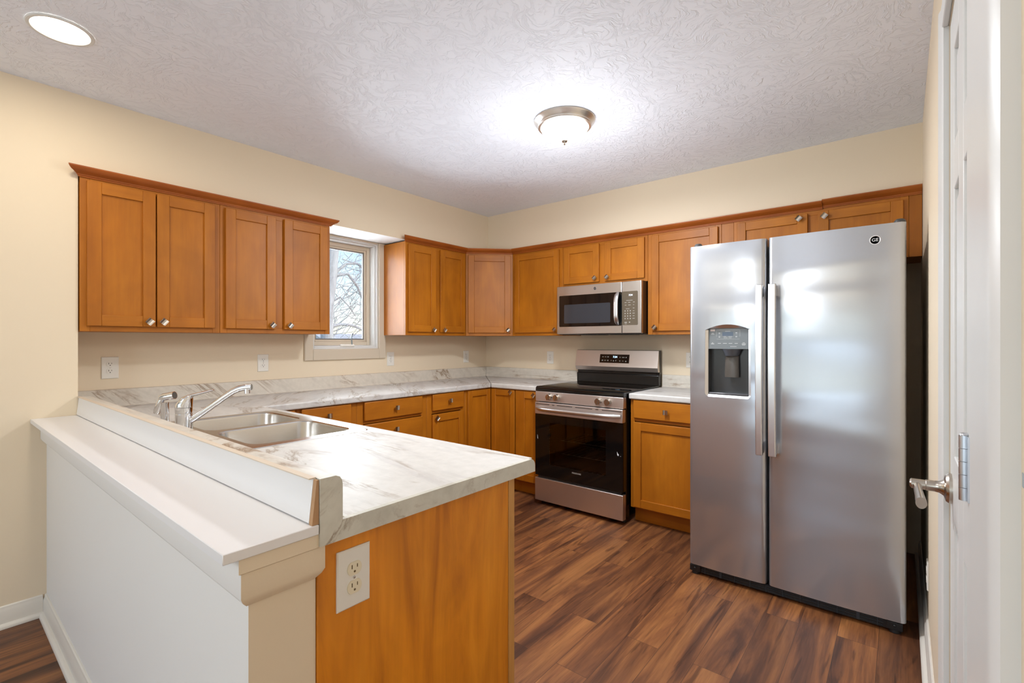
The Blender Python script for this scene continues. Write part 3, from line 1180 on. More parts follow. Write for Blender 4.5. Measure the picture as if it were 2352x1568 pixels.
# window-wall run (mitred at both ends)
t = thing('countertop', 'long marble-look laminate countertop running along the window wall', 'countertop', (0.32, -1.6, ZU))
slabtop(t, [(0.002, -3.206), (0.638, -2.570), (0.638, -0.641), (0.002, -0.005)], lam_diag)
m = MB()
m.prism([(d, z) for d, z in splash_prof(0.001, 0.020)], 'y', YJ + 0.003, lambda q: -max(q[0], 0.001) - 0.0005)
m.build('backsplash', laminate('laminate_splash_window', R(0), base=(0.66, 0.60, 0.51), vein=(0.28, 0.18, 0.10), streak=(0.57, 0.51, 0.43), tilt=R(38)), t)
# stove-wall run
t = thing('countertop', 'short marble-look laminate countertop in the corner, left of the range', 'countertop', (0.6, -0.3, ZU))
slabtop(t, [(0.0035, -0.002), (0.6395, -0.638), (1.1625, -0.638), (1.1625, -0.002)], lam_x)
m = MB()
m.prism([(-d, z) for d, z in splash_prof(0.001, 0.020)], 'x', lambda q: max(-q[0], 0.001) + 0.0005, 1.1625)
m.build('backsplash', lam_splash, t)
t = thing('countertop', 'small marble-look laminate countertop between range and refrigerator', 'countertop', (2.2, -0.3, ZU))
m = MB()
m.box(1.9305, 2.475, -0.638, -0.002, ZU, ZC)
m.build('top', lam_x, t, 0.009, 4)
m = MB()
m.prism([(-d, z) for d, z in splash_prof(0.001, 0.020)], 'x', 1.9305, 2.475)
m.build('backsplash', lam_splash, t)
# peninsula
SX0, SX1, SY0, SY1 = 0.862, 1.716, -3.160, -2.612        # sink rim
t = thing('countertop', 'peninsula marble-look laminate countertop holding the sink, nearest the camera', 'countertop', (1.55, -2.93, ZU))
m = MB()
hx0, hx1, hy0, hy1 = SX0 + 0.012, SX1 - 0.012, SY0 + 0.012, SY1 - 0.012
YB = -3.2845
m.prism([(0.0025, -3.2075), (0.0025, YB), (hx0, YB), (hx0, -2.5695), (0.6395, -2.5695)], 'z', ZU, ZC)
m.box(hx0, hx1, YB, hy0, ZU, ZC)
m.box(hx0, hx1, hy1, -2.5695, ZU, ZC)
m.box(hx1, 2.523, YB, -2.5695, ZU, ZC)
bmesh.ops.remove_doubles(m.bm, verts=m.bm.verts, dist=0.0001)
# remove internal faces between the strips
kill = []
for f in m.bm.faces:
    c = f.calc_center_median()
    f.normal_update()
    if abs(f.normal.x) > 0.99 and (abs(c.x - hx0) < 1e-4 or abs(c.x - hx1) < 1e-4):
        if c.y < hy0 or c.y > hy1 or True:
            ysv = [v.co.y for v in f.verts]
            if max(ysv) - min(ysv) > 0.6 or max(ysv) <= hy0 + 1e-4 or min(ysv) >= hy1 - 1e-4:
                kill.append(f)
bmesh.ops.delete(m.bm, geom=kill, context='FACES_ONLY')
m.build('top', lam_x, t)
m = MB()
m.prism([(YB + d, z) for d, z in [(0.0005, ZC + 0.0003), (0.0005, 1.012), (0.034, 1.012), (0.043, 1.008), (0.048, 1.000), (0.0495, 0.992), (0.0495, ZC + 0.012), (0.0535, ZC + 0.004), (0.0615, ZC + 0.0006), (0.0615, ZC + 0.0003)]], 'x', S + 0.004, 2.523)
m.build('backsplash', lam_splash, t)
m = MB()          # end cap: one L-shaped laminate edge with a rolled nose
y1 = -2.5695
cap = [(YB, ZU), (YB, 1.012), (YB + 0.034, 1.012), (YB + 0.043, 1.008), (YB + 0.048, 1.000), (YB + 0.0495, 0.992), (YB + 0.0495, ZC + 0.0005)]
for k in range(6):
    a = R(90 - k * 18)
    cap.append((y1 - 0.022 + 0.022 * math.cos(a), ZC + 0.0005 - 0.022 + 0.022 * math.sin(a)))
cap.append((y1, ZU))
m.prism(cap, 'x', 2.5232, 2.536)
m.build('edge_cap', lam_edge, t)
# bar ledge and the white back board behind the peninsula splash
m = MB()
m.box(S + 0.001, 2.536, -3.460, -3.2865, 0.9035, 0.9225)
for f in m.bm.faces:
    f.normal_update()
o = m.build('bar_ledge', [lam_white], None, 0.0012, 1, loc=(1.4, -3.37, 0.9035))
tag(o, 'long white laminate ledge capping the half wall in the foreground', 'ledge')
t = thing('back_board', 'white board standing on the ledge behind the peninsula backsplash', 'board', (1.4, -3.29, 0.923))
m = MB()
m.prism([(-3.2850, 0.923), (-3.2935, 0.923), (-3.2935, 0.9255), (-3.3000, 0.9258), (-3.2905, 1.011), (-3.2850, 1.011)], 'x', S + 0.004, 2.521)
for f in m.bm.faces:
    c = f.calc_center_median()
    f.normal_update()
m.build('board', lam_white, t)
m = MB()
m.prism([(-3.2855, 0.923), (-3.2995, 0.923), (-3.2900, 1.010), (-3.2855, 1.010)], 'x', 2.5212, 2.533)
m.build('end_edge', particle, t)
m = MB()
m.box(S + 0.004, 2.521, -3.3000, -3.2850, 1.0112, 1.0135)
m.build('top_edge', raw_edge, t)

# ------------------------------------------------------------------ sink, faucet, sprayer
t = thing('kitchen_sink', 'stainless steel double-bowl sink dropped into the peninsula countertop', 'sink', (1.29, -2.886, ZC))


def rrect(x0, x1, y0, y1, r, z, n=6):
    pts = []
    for (cx, cy, a0) in ((x1 - r, y1 - r, 0), (x0 + r, y1 - r, 90), (x0 + r, y0 + r, 180), (x1 - r, y0 + r, 270)):
        for k in range(n + 1):
            a = R(a0 + 90 * k / n)
            pts.append((cx + r * math.cos(a), cy + r * math.sin(a), z))
    return pts


BOWLS = [(0.902, 1.266, -3.052, -2.650), (1.304, 1.676, -3.052, -2.650)]
m = MB()
zr = ZC + 0.0035
# deck plate: subdivided strips around the bowls (bowl outlines are rounded, joined by fans)
outer = rrect(SX0, SX1, SY0, SY1, 0.03, zr)
vo = [m.bm.verts.new(p) for p in outer]
edges = [m.bm.edges.new((vo[i], vo[(i + 1) % len(vo)])) for i in range(len(vo))]
for (x0, x1, y0, y1) in BOWLS:
    vi = [m.bm.verts.new(p) for p in rrect(x0, x1, y0, y1, 0.06, zr)]
    edges += [m.bm.edges.new((vi[i], vi[(i + 1) % len(vi)])) for i in range(len(vi))]
bmesh.ops.triangle_fill(m.bm, use_beauty=True, use_dissolve=False, edges=edges)
m.loops([rrect(SX0, SX1, SY0, SY1, 0.03, zr), rrect(SX0 - 0.004, SX1 + 0.004, SY0 - 0.004, SY1 + 0.004, 0.033, zr - 0.0005), rrect(SX0 - 0.006, SX1 + 0.006, SY0 - 0.006, SY1 + 0.006, 0.035, ZC + 0.0004)], 0, False, False)
bmesh.ops.remove_doubles(m.bm, verts=m.bm.verts, dist=0.00005)
m.build('rim', steel_sink, t)
for (x0, x1, y0, y1) in BOWLS:
    m = MB()
    lps = [rrect(x0, x1, y0, y1, 0.06, zr - 0.0003)]
    for (ins, dz) in ((0.004, 0.004), (0.006, 0.012), (0.012, 0.13), (0.022, 0.158), (0.045, 0.172)):
        lps.append(rrect(x0 + ins, x1 - ins, y0 + ins, y1 - ins, max(0.03, 0.06 - ins * 0.3), zr - dz))
    m.loops(lps, 0, False, True)
    cx, cy = (x0 + x1) / 2, (y0 + y1) / 2
    bo = m.build('bowl', steel_sink, t)
    m = MB()
    m.lathe([(0.045, 0.0), (0.043, 0.003), (0.036, 0.003), (0.030, -0.002), (0.008, -0.002)], (cx, cy, zr - 0.171), (0, 0, 1), 28)
    m.build('drain', chrome, bo)

fx, fy = 1.205, -3.119
zd = zr + 0.0005
t = thing('faucet', 'chrome single-lever kitchen faucet with a long swivel spout on the sink', 'faucet', (fx, fy, zd))
m = MB()
m.lathe([(0.034, 0), (0.034, 0.004), (0.030, 0.008), (0.030, 0.072), (0.0285, 0.0735), (0.0285, 0.0755), (0.030, 0.077), (0.0305, 0.098)], (fx, fy, zd), (0, 0, 1), 36)
m.build('body', chrome, t)
m = MB()
m.prism([(fx - 0.115, fy - 0.030), (fx + 0.115, fy - 0.030), (fx + 0.125, fy - 0.018), (fx + 0.125, fy + 0.018), (fx + 0.115, fy + 0.030), (fx - 0.115, fy + 0.030), (fx - 0.125, fy + 0.018), (fx - 0.125, fy - 0.018)], 'z', zd, zd + 0.005)
m.build('escutcheon', chrome, t, 0.002)
dx, dy = math.cos(R(45)), math.sin(R(45))
m = MB()
lp = []
seg = 28
for (s_, zz, ra, rb) in ((0.0, 0.099, 0.0305, 0.0305), (0.001, 0.112, 0.0305, 0.0305), (0.004, 0.124, 0.029, 0.029), (0.010, 0.136, 0.024, 0.025), (0.018, 0.144, 0.014, 0.018)):
    ring_ = []
    for i in range(seg):
        a = 2 * PI * i / seg
        lx, ly = ra * math.cos(a), rb * math.sin(a)
        tilt = lx * (0.45 if zz > 0.1 else 0) * (zz - 0.099) / 0.045
        ring_.append((fx + (s_ + lx) * dx - ly * dy, fy + (s_ + lx) * dy + ly * dx, zd + zz + tilt))
    lp.append(ring_)
m.loops(lp)
P = lambda s_, z_: (fx + s_ * dx, fy + s_ * dy, zd + z_)
m.tube([P(-0.022, 0.112), P(0.0, 0.135), P(0.03, 0.146), P(0.07, 0.156), P(0.108, 0.166), P(0.112, 0.167)], [0.014, 0.016, 0.013, 0.011, 0.009, 0.004], 16, flat=(1.0, 0.45))
m.build('lever', chrome, t)
m = MB()
m.tube([P(0.015, 0.040), P(0.04, 0.054), P(0.10, 0.098), P(0.15, 0.136), P(0.185, 0.160), P(0.21, 0.171), P(0.235, 0.176), P(0.257, 0.177)], [0.0125, 0.0120, 0.0120, 0.0120, 0.0122, 0.0125, 0.0125, 0.0122], 18)
m.cyl(P(0.240, 0.170), P(0.240, 0.152), 0.0115, 0.011, 20)
m.build('spout', chrome, t)
gx, gy = 0.948, -3.113
t = thing('side_sprayer', 'small chrome side spray standing in its holder left of the faucet', 'sprayer', (gx, gy, zd))
m = MB()
m.lathe([(0.024, 0), (0.023, 0.005), (0.0165, 0.012), (0.0155, 0.090), (0.016, 0.098)], (gx, gy, zd), (0, 0, 1), 26)
m.build('holder', chrome, t)
m = MB()
rv = Vector((0.776, 0.63, 0))
b0 = Vector((gx, gy, zd + 0.115))
m.tube([b0 - rv * 0.020, b0 - rv * 0.006 + Vector((0, 0, 0.005)), b0 + rv * 0.02 + Vector((0, 0, 0.009)), b0 + rv * 0.042 + Vector((0, 0, 0.013))], [0.012, 0.0155, 0.016, 0.0165], 20)
hd = m.build('spray_head', chrome, t)
m = MB()
m.cyl(b0 + rv * 0.0418 + Vector((0, 0, 0.013)), b0 + rv * 0.0428 + Vector((0, 0, 0.0132)), 0.0145, seg=20)
m.build('nozzle', paddle_gray, hd)
m = MB()
m.tube([b0 - rv * 0.008 + Vector((0, 0, 0.006)), b0 - rv * 0.022 + Vector((0, 0, -0.02)), b0 - rv * 0.034 + Vector((0, 0, -0.055)), b0 - rv * 0.037 + Vector((0, 0, -0.066))], [0.012, 0.0135, 0.015, 0.013], 18, flat=(0.75, 1.0))
m.build('trigger', chrome, t)

# ------------------------------------------------------------------ range
RX0, RX1 = 1.1655, 1.9225
t = thing('range', 'freestanding stainless electric range with black glass oven door and smooth cooktop', 'stove', ((RX0 + RX1) / 2, -0.35, 0))
m = MB()
m.box(RX0 + 0.004, RX1 - 0.004, -0.655, -0.60, 0.035, 0.890)
m.box(RX0 + 0.004, RX0 + 0.10, -0.60, -0.022, 0.035, 0.890)
m.box(RX1 - 0.10, RX1 - 0.004, -0.60, -0.022, 0.035, 0.890)
m.box(RX0 + 0.10, RX1 - 0.10, -0.10, -0.022, 0.035, 0.890)
m.box(RX0 + 0.10, RX1 - 0.10, -0.60, -0.10, 0.70, 0.890)
m.box(RX0 + 0.10, RX1 - 0.10, -0.60, -0.10, 0.035, 0.27)
for f in m.bm.faces:
    pass
o = m.build('body', black_enamel, t)
# open the oven front
cm = MB()
cm.box(RX0 + 0.115, RX1 - 0.115, -0.67, -0.59, 0.28, 0.69)
cu = cm.build('cutter', black_enamel)
boolean_cut(o, cu)
m = MB()
cx0, cx1 = RX0 + 0.1005, RX1 - 0.1005
for (a, b_, c_, d_, e_, f_) in ((cx0, cx0 + 0.004, -0.6, -0.1, 0.27, 0.70), (cx1 - 0.004, cx1, -0.6, -0.1, 0.27, 0.70), (cx0, cx1, -0.104, -0.1, 0.27, 0.70), (cx0, cx1, -0.6, -0.1, 0.27, 0.274), (cx0, cx1, -0.6, -0.1, 0.696, 0.70)):
    m.box(a, b_, c_, d_, e_, f_)
m.build('oven_liner', oven_inside, t)
for zz in (0.478, 0.371):
    m = MB()
    m.cyl((cx0 + 0.01, -0.50, zz), (cx1 - 0.01, -0.50, zz), 0.003, seg=8)
    m.cyl((cx0 + 0.01, -0.15, zz), (cx1 - 0.01, -0.15, zz), 0.003, seg=8)
    for k in range(11):
        x = cx0 + 0.03 + k * (cx1 - cx0 - 0.06) / 10
        m.cyl((x, -0.50, zz + 0.003), (x, -0.15, zz + 0.003), 0.002, seg=6)
        m.sphere((x, -0.503, zz + 0.003), 0.0045, 8)
    m.build('oven_rack', rack_metal, t)
m = MB()
m.prism([(-0.700, 0.8905), (-0.700, 0.914), (-0.695, 0.923), (-0.685, 0.9275), (-0.06, 0.9275), (-0.06, 0.8905)], 'x', RX0, RX1)
m.build('cooktop', black_gloss, t, 0.004, 3)
m = MB()
m.box(RX0 + 0.0005, RX1 - 0.0005, -0.700, -0.655, 0.811, 0.8895)
m.build('control_panel', steel_range, t, 0.003, 2)
kb = MB()
kb.lathe([(0.0265, 0), (0.0265, 0.004), (0.0245, 0.007), (0.0235, 0.024), (0.021, 0.027)], (0, 0, 0), (0, -1, 0), 28)
kb.box(-0.006, 0.006, -0.034, -0.006, -0.0225, 0.0225)
KM = kb.mesh('burner_knob', nickel)
for kx in (1.300, 1.370, 1.730, 1.806):
    share('burner_knob', KM, t, Matrix.Translation((kx - (RX0 + RX1) / 2, -0.700 + 0.35, 0.851)) @ Matrix.Rotation(R(8), 4, 'Y'))
# oven door: frame with window opening, glass, stainless band with slots
DX0, DX1 = RX0 + 0.002, RX1 - 0.002
dm = MB()
wx0, wx1, wz0, wz1 = RX0 + 0.135, RX1 - 0.135, 0.325, 0.650
dm.box(DX0, wx0, -0.704, -0.660, 0.231, 0.712)
dm.box(wx1, DX1, -0.704, -0.660, 0.231, 0.712)
dm.box(wx0, wx1, -0.704, -0.660, 0.231, wz0)
dm.box(wx0, wx1, -0.704, -0.660, wz1, 0.712)
od = dm.build('oven_door', black_gloss, t)
m = MB()
m.box(wx0 + 0.001, wx1 - 0.001, -0.7035, -0.6995, wz0 + 0.001, wz1 - 0.001)
m.build('window_glass', oven_glass, od)
m = MB()
m.box(DX0, DX1, -0.710, -0.662, 0.7125, 0.8055)
bd = m.build('top_band', steel_range, od, 0.003, 2)
m = MB()
for (a, b_) in ((1.178, 1.305), (1.331, 1.352), (1.375, 1.512), (1.538, 1.682), (1.708, 1.732), (1.760, 1.912)):
    m.box(a, b_, -0.7108, -0.709, 0.7885, 0.7935)
m.build('vent_slot', slot_dark, bd)
m = MB()
hp = []
rr = []
for k in range(17):
    u = k / 16
    x = RX0 + 0.018 + u * (RX1 - RX0 - 0.036)
    bow = 1 - (2 * u - 1) ** 6
    hp.append((x, -0.713 - 0.046 * bow - 0.008 * (1 - (2 * u - 1) ** 2), 0.758))
    rr.append(0.0165 if 0 < k < 16 else 0.012)
m.tube(hp, rr, 16, flat=(0.72, 1.0))
m.build('door_handle', steel_handle, od)
put_text('logo_lettering', 'FRIGIDAIRE', 0.0155, print_gray, od, (1.545 - (RX0 + RX1) / 2, -0.7044 + 0.35, 0.298))
for (x, z, w_, h_) in ((RX0 + 0.022, 0.548, 0.006, 0.035), (RX1 - 0.047, 0.510, 0.011, 0.030), (RX1 - 0.040, 0.498, 0.008, 0.012), (RX1 - 0.022, 0.483, 0.005, 0.004)):
    m = MB()
    m.prism([(x, z), (x + w_ * 0.6, z - h_ * 0.4), (x + w_, z - h_), (x + w_ * 0.2, z - h_ * 0.8), (x + w_ * 0.1, z - h_ * 0.4)], 'y', -0.7047, -0.7041)
    m.build('tape_scrap', sticker, od)
m = MB()
m.box(RX0 + 0.0005, RX1 - 0.0005, -0.708, -0.660, 0.033, 0.2095)
m.build('storage_drawer', steel_range, t, 0.003, 2)
m = MB()
m.box(RX0 + 0.02, RX1 - 0.02, -0.690, -0.656, 0.210, 0.230)
m.build('door_gap', black_plastic, t)
for fx_ in (RX0 + 0.03, RX1 - 0.03):
    for fy_ in (-0.63, -0.06):
        m = MB()
        m.cyl((fx_, fy_, 0.0005), (fx_, fy_, 0.036), 0.017, 0.014, 16)
        m.build('foot', black_plastic, t)
# back guard
m = MB()
m.prism([(-0.020, 0.928), (-0.074, 0.928), (-0.074, 1.006), (-0.060, 1.010), (-0.060, 1.034), (-0.074, 1.206), (-0.062, 1.209), (-0.020, 1.209)], 'x', RX0 + 0.001, RX1 - 0.001)
m.build('back_guard', black_enamel, t, 0.002)
m = MB()
tz = math.atan2(0.1015 - 0.0745, 1.206 - 1.068)
m.prism([(-0.0615, 1.034), (-0.088, 1.034), (-0.1015, 1.068), (-0.0755, 1.206), (-0.0745, 1.2055)], 'x', RX0 - 0.0005, RX1 + 0.0005)
bg_ = m.build('back_panel', steel_range, t, 0.0015, 2)
ca, sa = math.cos(tz), math.sin(tz)


def slope(z, off=0.0):
    return -0.1015 + (z - 1.068) * math.tan(tz) - off


m = MB()
za, zb_ = 1.100, 1.172
m.prism([(slope(za) + 0.004, za), (slope(za, 0.0012), za), (slope(zb_, 0.0012), zb_), (slope(zb_) + 0.004, zb_)], 'x', 1.404, 1.676)
dsp = m.build('display', black_gloss, bg_)
cxr = (RX0 + RX1) / 2
put_text('clock_digits', '7:34', 0.023, digit_blue, dsp, (1.547 - cxr, slope(1.150, 0.0016) + 0.35, 1.150), tilt=-tz)
m = MB()
for (x, z, w_, h_) in ((1.425, 1.150, 0.016, 0.005), (1.452, 1.150, 0.013, 0.005), (1.475, 1.150, 0.013, 0.008), (1.588, 1.148, 0.010, 0.006), (1.610, 1.148, 0.024, 0.006), (1.643, 1.148, 0.010, 0.009),
                       (1.424, 1.120, 0.013, 0.009), (1.450, 1.120, 0.011, 0.008), (1.474, 1.120, 0.014, 0.008), (1.510, 1.120, 0.006, 0.008), (1.530, 1.118, 0.009, 0.010), (1.552, 1.120, 0.008, 0.009), (1.588, 1.118, 0.010, 0.006), (1.612, 1.118, 0.016, 0.003), (1.642, 1.116, 0.010, 0.010)):
    m.prism([(slope(z - h_ / 2, 0.0010), z - h_ / 2), (slope(z - h_ / 2, 0.0018), z - h_ / 2), (slope(z + h_ / 2, 0.0018), z + h_ / 2), (slope(z + h_ / 2, 0.0010), z + h_ / 2)], 'x', x, x + w_)
m.build('button_marks', print_gray, dsp)

# ------------------------------------------------------------------ microwave
MX0, MX1 = 1.1725, 1.9245
mc = (MX0 + MX1) / 2
t = thing('microwave', 'stainless over-the-range microwave hung under the short cabinet', 'microwave', (mc, -0.2, 1.342))
m = MB()
m.box(MX0 + 0.002, MX1 - 0.002, -0.375, -0.003, 1.345, 1.7385)
m.build('body', brown_side, t, 0.002)
m = MB()
m.box(MX0 + 0.01, MX1 - 0.01, -0.385, -0.01, 1.3375, 1.3445)
for k in range(2):
    x = MX0 + 0.16 + k * 0.28
    m.box(x, x + 0.16, -0.30, -0.10, 1.3345, 1.3378)
m.box(MX1 - 0.09, MX1 + 0.004, -0.36, -0.05, 1.3385, 1.343)
m.build('bottom_grille', black_plastic, t)
xs_ = 1.7655
m = MB()
m.box(MX0, xs_ - 0.001, -0.405, -0.376, 1.3425, 1.7375)
md = m.build('door', steel_plain, t, 0.004, 2)
m = MB()
m.prism([(x, z) for x, _, z in [(p[0], 0, p[1]) for p in rrect(1.196, 1.7655 - 0.002, 1.402, 1.660, 0.008, 0)]], 'y', -0.4062, -0.403)
gl = m.build('window_glass', black_gloss, md)
m = MB()
m.prism([(p[0], p[1]) for p in rrect(1.245, 1.668, 1.430, 1.584, 0.008, 0)], 'y', -0.4068, -0.4055)
m.build('window_screen', simple('mesh_screen', (0.035, 0.040, 0.048), 0.10), gl)
m = MB()
pts = []
for k in range(13):
    u = k / 12
    pts.append((1.733, -0.408 - 0.036 * (1 - (2 * u - 1) ** 4), 1.410 + u * 0.246))
m.tube(pts, [0.012] + [0.0185] * 11 + [0.012], 14, flat=(1.0, 0.55))
m.build('door_handle', steel_handle, md)
m = MB()
m.box(xs_ + 0.001, MX1, -0.405, -0.376, 1.3425, 1.7375)
cp = m.build('control_side', steel_plain, t, 0.004, 2)
m = MB()
m.prism([(p[0], p[1]) for p in rrect(xs_ + 0.0015, 1.895, 1.405, 1.661, 0.008, 0)], 'y', -0.4062, -0.403)
kp = m.build('keypad', panel_taupe, cp)
put_text('clock_digits', '7:34', 0.018, digit_white, kp, (1.838 - mc, -0.4066 + 0.2, 1.631 - 1.342))
m = MB()
bx0, bz0 = 1.786, 1.405


def mark(x, z, w_, h_):
    m.box(x - w_ / 2, x + w_ / 2, -0.4066, -0.406, z - h_ / 2, z + h_ / 2)


mark(1.828, 1.592, 0.052, 0.003)
for (x, z, w_) in ((1.797, 1.576, 0.016), (1.826, 1.577, 0.018), (1.864, 1.578, 0.014), (1.797, 1.557, 0.014), (1.828, 1.557, 0.020), (1.862, 1.558, 0.008), (1.862, 1.533, 0.012), (1.862, 1.512, 0.011), (1.862, 1.494, 0.018), (1.862, 1.475, 0.013), (1.862, 1.455, 0.018)):
    mark(x, z, w_, 0.0035)
mark(1.814, 1.529, 0.030, 0.003)
for r_ in range(4):
    for c_ in range(3):
        mark(1.793 + c_ * 0.021, 1.513 - r_ * 0.0195, 0.008, 0.007)
mark(1.798, 1.426, 0.020, 0.006)
mark(1.829, 1.427, 0.009, 0.007)
mark(1.798, 1.415, 0.016, 0.003)
m.build('button_marks', print_gray, kp)


def monogram(parent, x, y, z, r, mat, lx):
    """round badge with two script letters; lx = parent's origin"""
    m = MB()
    m.lathe([(r, 0), (r, 0.0008), (r * 0.94, 0.0012), (r * 0.84, 0.0012), (r * 0.80, 0.0006)], (x, y, z), (0, -1, 0), 32)
    bo = m.build('logo_badge', mat, parent)
    me = text_mesh('GE', r * 0.95, 0.0005, badge_hi, 'logo_lettering')
    m = MB()
    m.lathe([(r * 1.0, 0.0006), (r * 0.98, 0.0016), (r * 0.88, 0.0016), (r * 0.85, 0.0006)], (x, y, z), (0, -1, 0), 32)
    m.build('logo_ring', badge_hi, bo)
    share('logo_lettering', me, bo, Matrix.Translation((x - lx[0], y - 0.0009 - lx[1], z - lx[2])) @ Matrix.Rotation(R(90), 4, 'X'))
    return bo


badge = steel('badge_metal', (0.56, 0.56, 0.58), 0.3)
badge_hi = steel('badge_letter', (0.85, 0.85, 0.86), 0.35)
monogram(md, 1.533, -0.405, 1.702, 0.0135, badge, (mc, -0.2, 1.342))

# ------------------------------------------------------------------ refrigerator
FX0, FX1 = 2.509, 3.441
fc_ = (FX0 + FX1) / 2
FYD = -1.0916
t = thing('refrigerator', 'tall stainless side-by-side refrigerator with an ice and water dispenser', 'refrigerator', (fc_, -0.65, 0))
m = MB()
m.box(FX0 + 0.012, FX1 - 0.012, -1.010, -0.29, 0.045, 1.775)
m.build('body', fridge_side, t, 0.006, 2)


def fdoor(x0, x1):
    m = MB()
    r = 0.022
    yf, yb = FYD, -1.018
    prof = []
    n = 8
    bow = 0.006
    prof.append((x0, yb))
    for k in range(6):
        a = R(180 + 90 * k / 5)
        prof.append((x0 + r + r * math.cos(a), yf + r + r * math.sin(a)))
    for k in range(1, n):
        u = k / n
        prof.append((x0 + r + u * (x1 - x0 - 2 * r), yf - bow * (1 - (2 * u - 1) ** 2)))
    for k in range(6):
        a = R(270 + 90 * k / 5)
        prof.append((x1 - r + r * math.cos(a), yf + r + r * math.sin(a)))
    prof.append((x1, yb))
    top = 1.8035
    m.prism(prof, 'z', 0.056, top)
    return m


xm0, xm1 = 2.8935, 2.9035
ld = fdoor(FX0, xm0).build('freezer_door', steel_fridge, t)
hx0_, hx1_, hz0, hz1 = 2.594, 2.824, 0.985, 1.352
out = []
for (cx_, cz_, a0) in ((hx1_ - 0.02, hz0 + 0.02, 270), (hx0_ + 0.02, hz0 + 0.02, 180)):
    pass
hole = []
rr_ = 0.022
for k in range(6):
    a = R(180 + 90 * k / 5)
    hole.append((hx0_ + rr_ + rr_ * math.cos(a), hz0 + rr_ + rr_ * math.sin(a)))
for k in range(6):
    a = R(270 + 90 * k / 5)
    hole.append((hx1_ - rr_ + rr_ * math.cos(a), hz0 + rr_ + rr_ * math.sin(a)))
for k in range(13):
    u = k / 12
    hole.append((hx1_ - 0.003 - u * (hx1_ - hx0_ - 0.006), hz1 - 0.008 + 0.028 * (1 - (2 * u - 1) ** 2)))
cm = MB()
cm.prism(hole, 'y', -1.13, -1.03)
cut = cm.build('cutter', steel_fridge, None)
boolean_cut(ld, cut)
rd = fdoor(xm1, FX1).build('refrigerator_door', steel_fridge, t)
m = MB()
m.box(FX0 + 0.02, FX1 - 0.02, -1.0175, -1.0105, 0.07, 1.765)
m.build('door_gasket', black_plastic, t)
# dispenser
ix0, ix1 = 2.610, 2.810
m = MB()
inner = []
mid_x = (hx0_ + hx1_) / 2
mid_z = (hz0 + hz1) / 2
lo = [(x, -1.0925, z) for x, z in hole]
inn = [(min(max(x, ix0), ix1), -1.083, min(max(z, 0.998), 1.353)) for x, z in hole]
m.loops([lo, inn], 0, False, False)
disp = m.build('dispenser', steel_handle, ld)
dpar = disp
m = MB()
m.box(ix0 - 0.002, ix1 + 0.002, -1.034, -1.030, 0.99, 1.36)
m.box(ix0 - 0.003, ix0, -1.0835, -1.030, 0.995, 1.242)
m.box(ix1, ix1 + 0.003, -1.0835, -1.030, 0.995, 1.242)
m.box(ix0, ix1, -1.075, -1.030, 0.990, 0.999)
m.build('dispenser_cavity', cavity_gray, ld)
m = MB()
m.prism([(-1.0835, 1.242), (-1.0785, 1.353), (-1.034, 1.353), (-1.034, 1.242)], 'x', ix0, ix1)
cpn = m.build('dispenser_panel', panel_gray, ld, 0.001)
m = MB()


def pm(x, z, w_, h_, o_=0.0005):
    y = -1.0835 + (z - 1.242) / (1.353 - 1.242) * 0.005
    m.box(x - w_ / 2, x + w_ / 2, y - o_, y + 0.001, z - h_ / 2, z + h_ / 2)


def px_(u):
    return ix0 + (u - 135) / (900 - 135) * (ix1 - ix0)


def pz_(v):
    return 1.242 + (550 - v) / (550 - 150) * 0.111


for (u, v, w_, h_) in ((215, 188, 0.024, 0.011),):
    pm(px_(u), pz_(v), w_, h_)
m.build('panel_sticker', simple('sticker_pink', (0.75, 0.66, 0.64), 0.6), cpn)
m = MB()
pm(px_(510), pz_(262), 0.054, 0.021)
m.build('panel_screen', lcd, cpn)
m = MB()
for (u, v, w_, h_) in ((515, 186, 0.115, 0.0008), (515, 360, 0.115, 0.0008)):
    pm(px_(u), pz_(v), w_, h_)
for (u, v) in ((290, 272), (740, 272)):
    pm(px_(u), pz_(v), 0.0008, 0.048)
for (u, v, w_, h_) in ((510, 211, 0.026, 0.0018), (350, 245, 0.008, 0.004), (350, 283, 0.006, 0.001), (350, 318, 0.008, 0.004), (674, 242, 0.008, 0.004), (674, 278, 0.006, 0.001), (674, 314, 0.008, 0.004),
                       (455, 312, 0.013, 0.0016), (560, 312, 0.018, 0.0016), (470, 337, 0.019, 0.0016), (556, 337, 0.015, 0.0016), (218, 245, 0.012, 0.0025), (218, 265, 0.017, 0.0020),
                       (215, 430, 0.008, 0.002), (218, 450, 0.016, 0.003), (350, 442, 0.016, 0.0025), (458, 442, 0.020, 0.0025), (564, 442, 0.018, 0.0025), (673, 442, 0.015, 0.0025), (813, 432, 0.012, 0.0025), (813, 452, 0.020, 0.003), (813, 472, 0.016, 0.0025), (620, 500, 0.031, 0.002)):
    pm(px_(u), pz_(v), w_, h_)
m.build('panel_marks', print_light, cpn)
m = MB()
m.lathe([(0.050, 0), (0.044, -0.012), (0.033, -0.036), (0.028, -0.036)], (2.722, -1.052, 1.2415), (0, 0, 1), 24)
m.build('chute', simple('chute_grey', (0.10, 0.11, 0.13), 0.25), ld)
m = MB()
lp = []
for (z, w_, yo) in ((1.205, 0.034, -1.060), (1.185, 0.034, -1.064), (1.12, 0.036, -1.066), (1.092, 0.036, -1.066)):
    lp.append([(2.722 + w_ * math.sin(R(a)) * 1.0, yo + 0.012 * (1 - math.cos(R(a))), z) for a in (-85, -60, -30, 0, 30, 60, 85)] + [(2.722 + w_ * math.sin(R(a)), yo + 0.004 + 0.012 * (1 - math.cos(R(a))), z) for a in (85, 60, 30, 0, -30, -60, -85)])
m.loops(lp)
m.build('paddle', paddle_gray, ld)
m = MB()
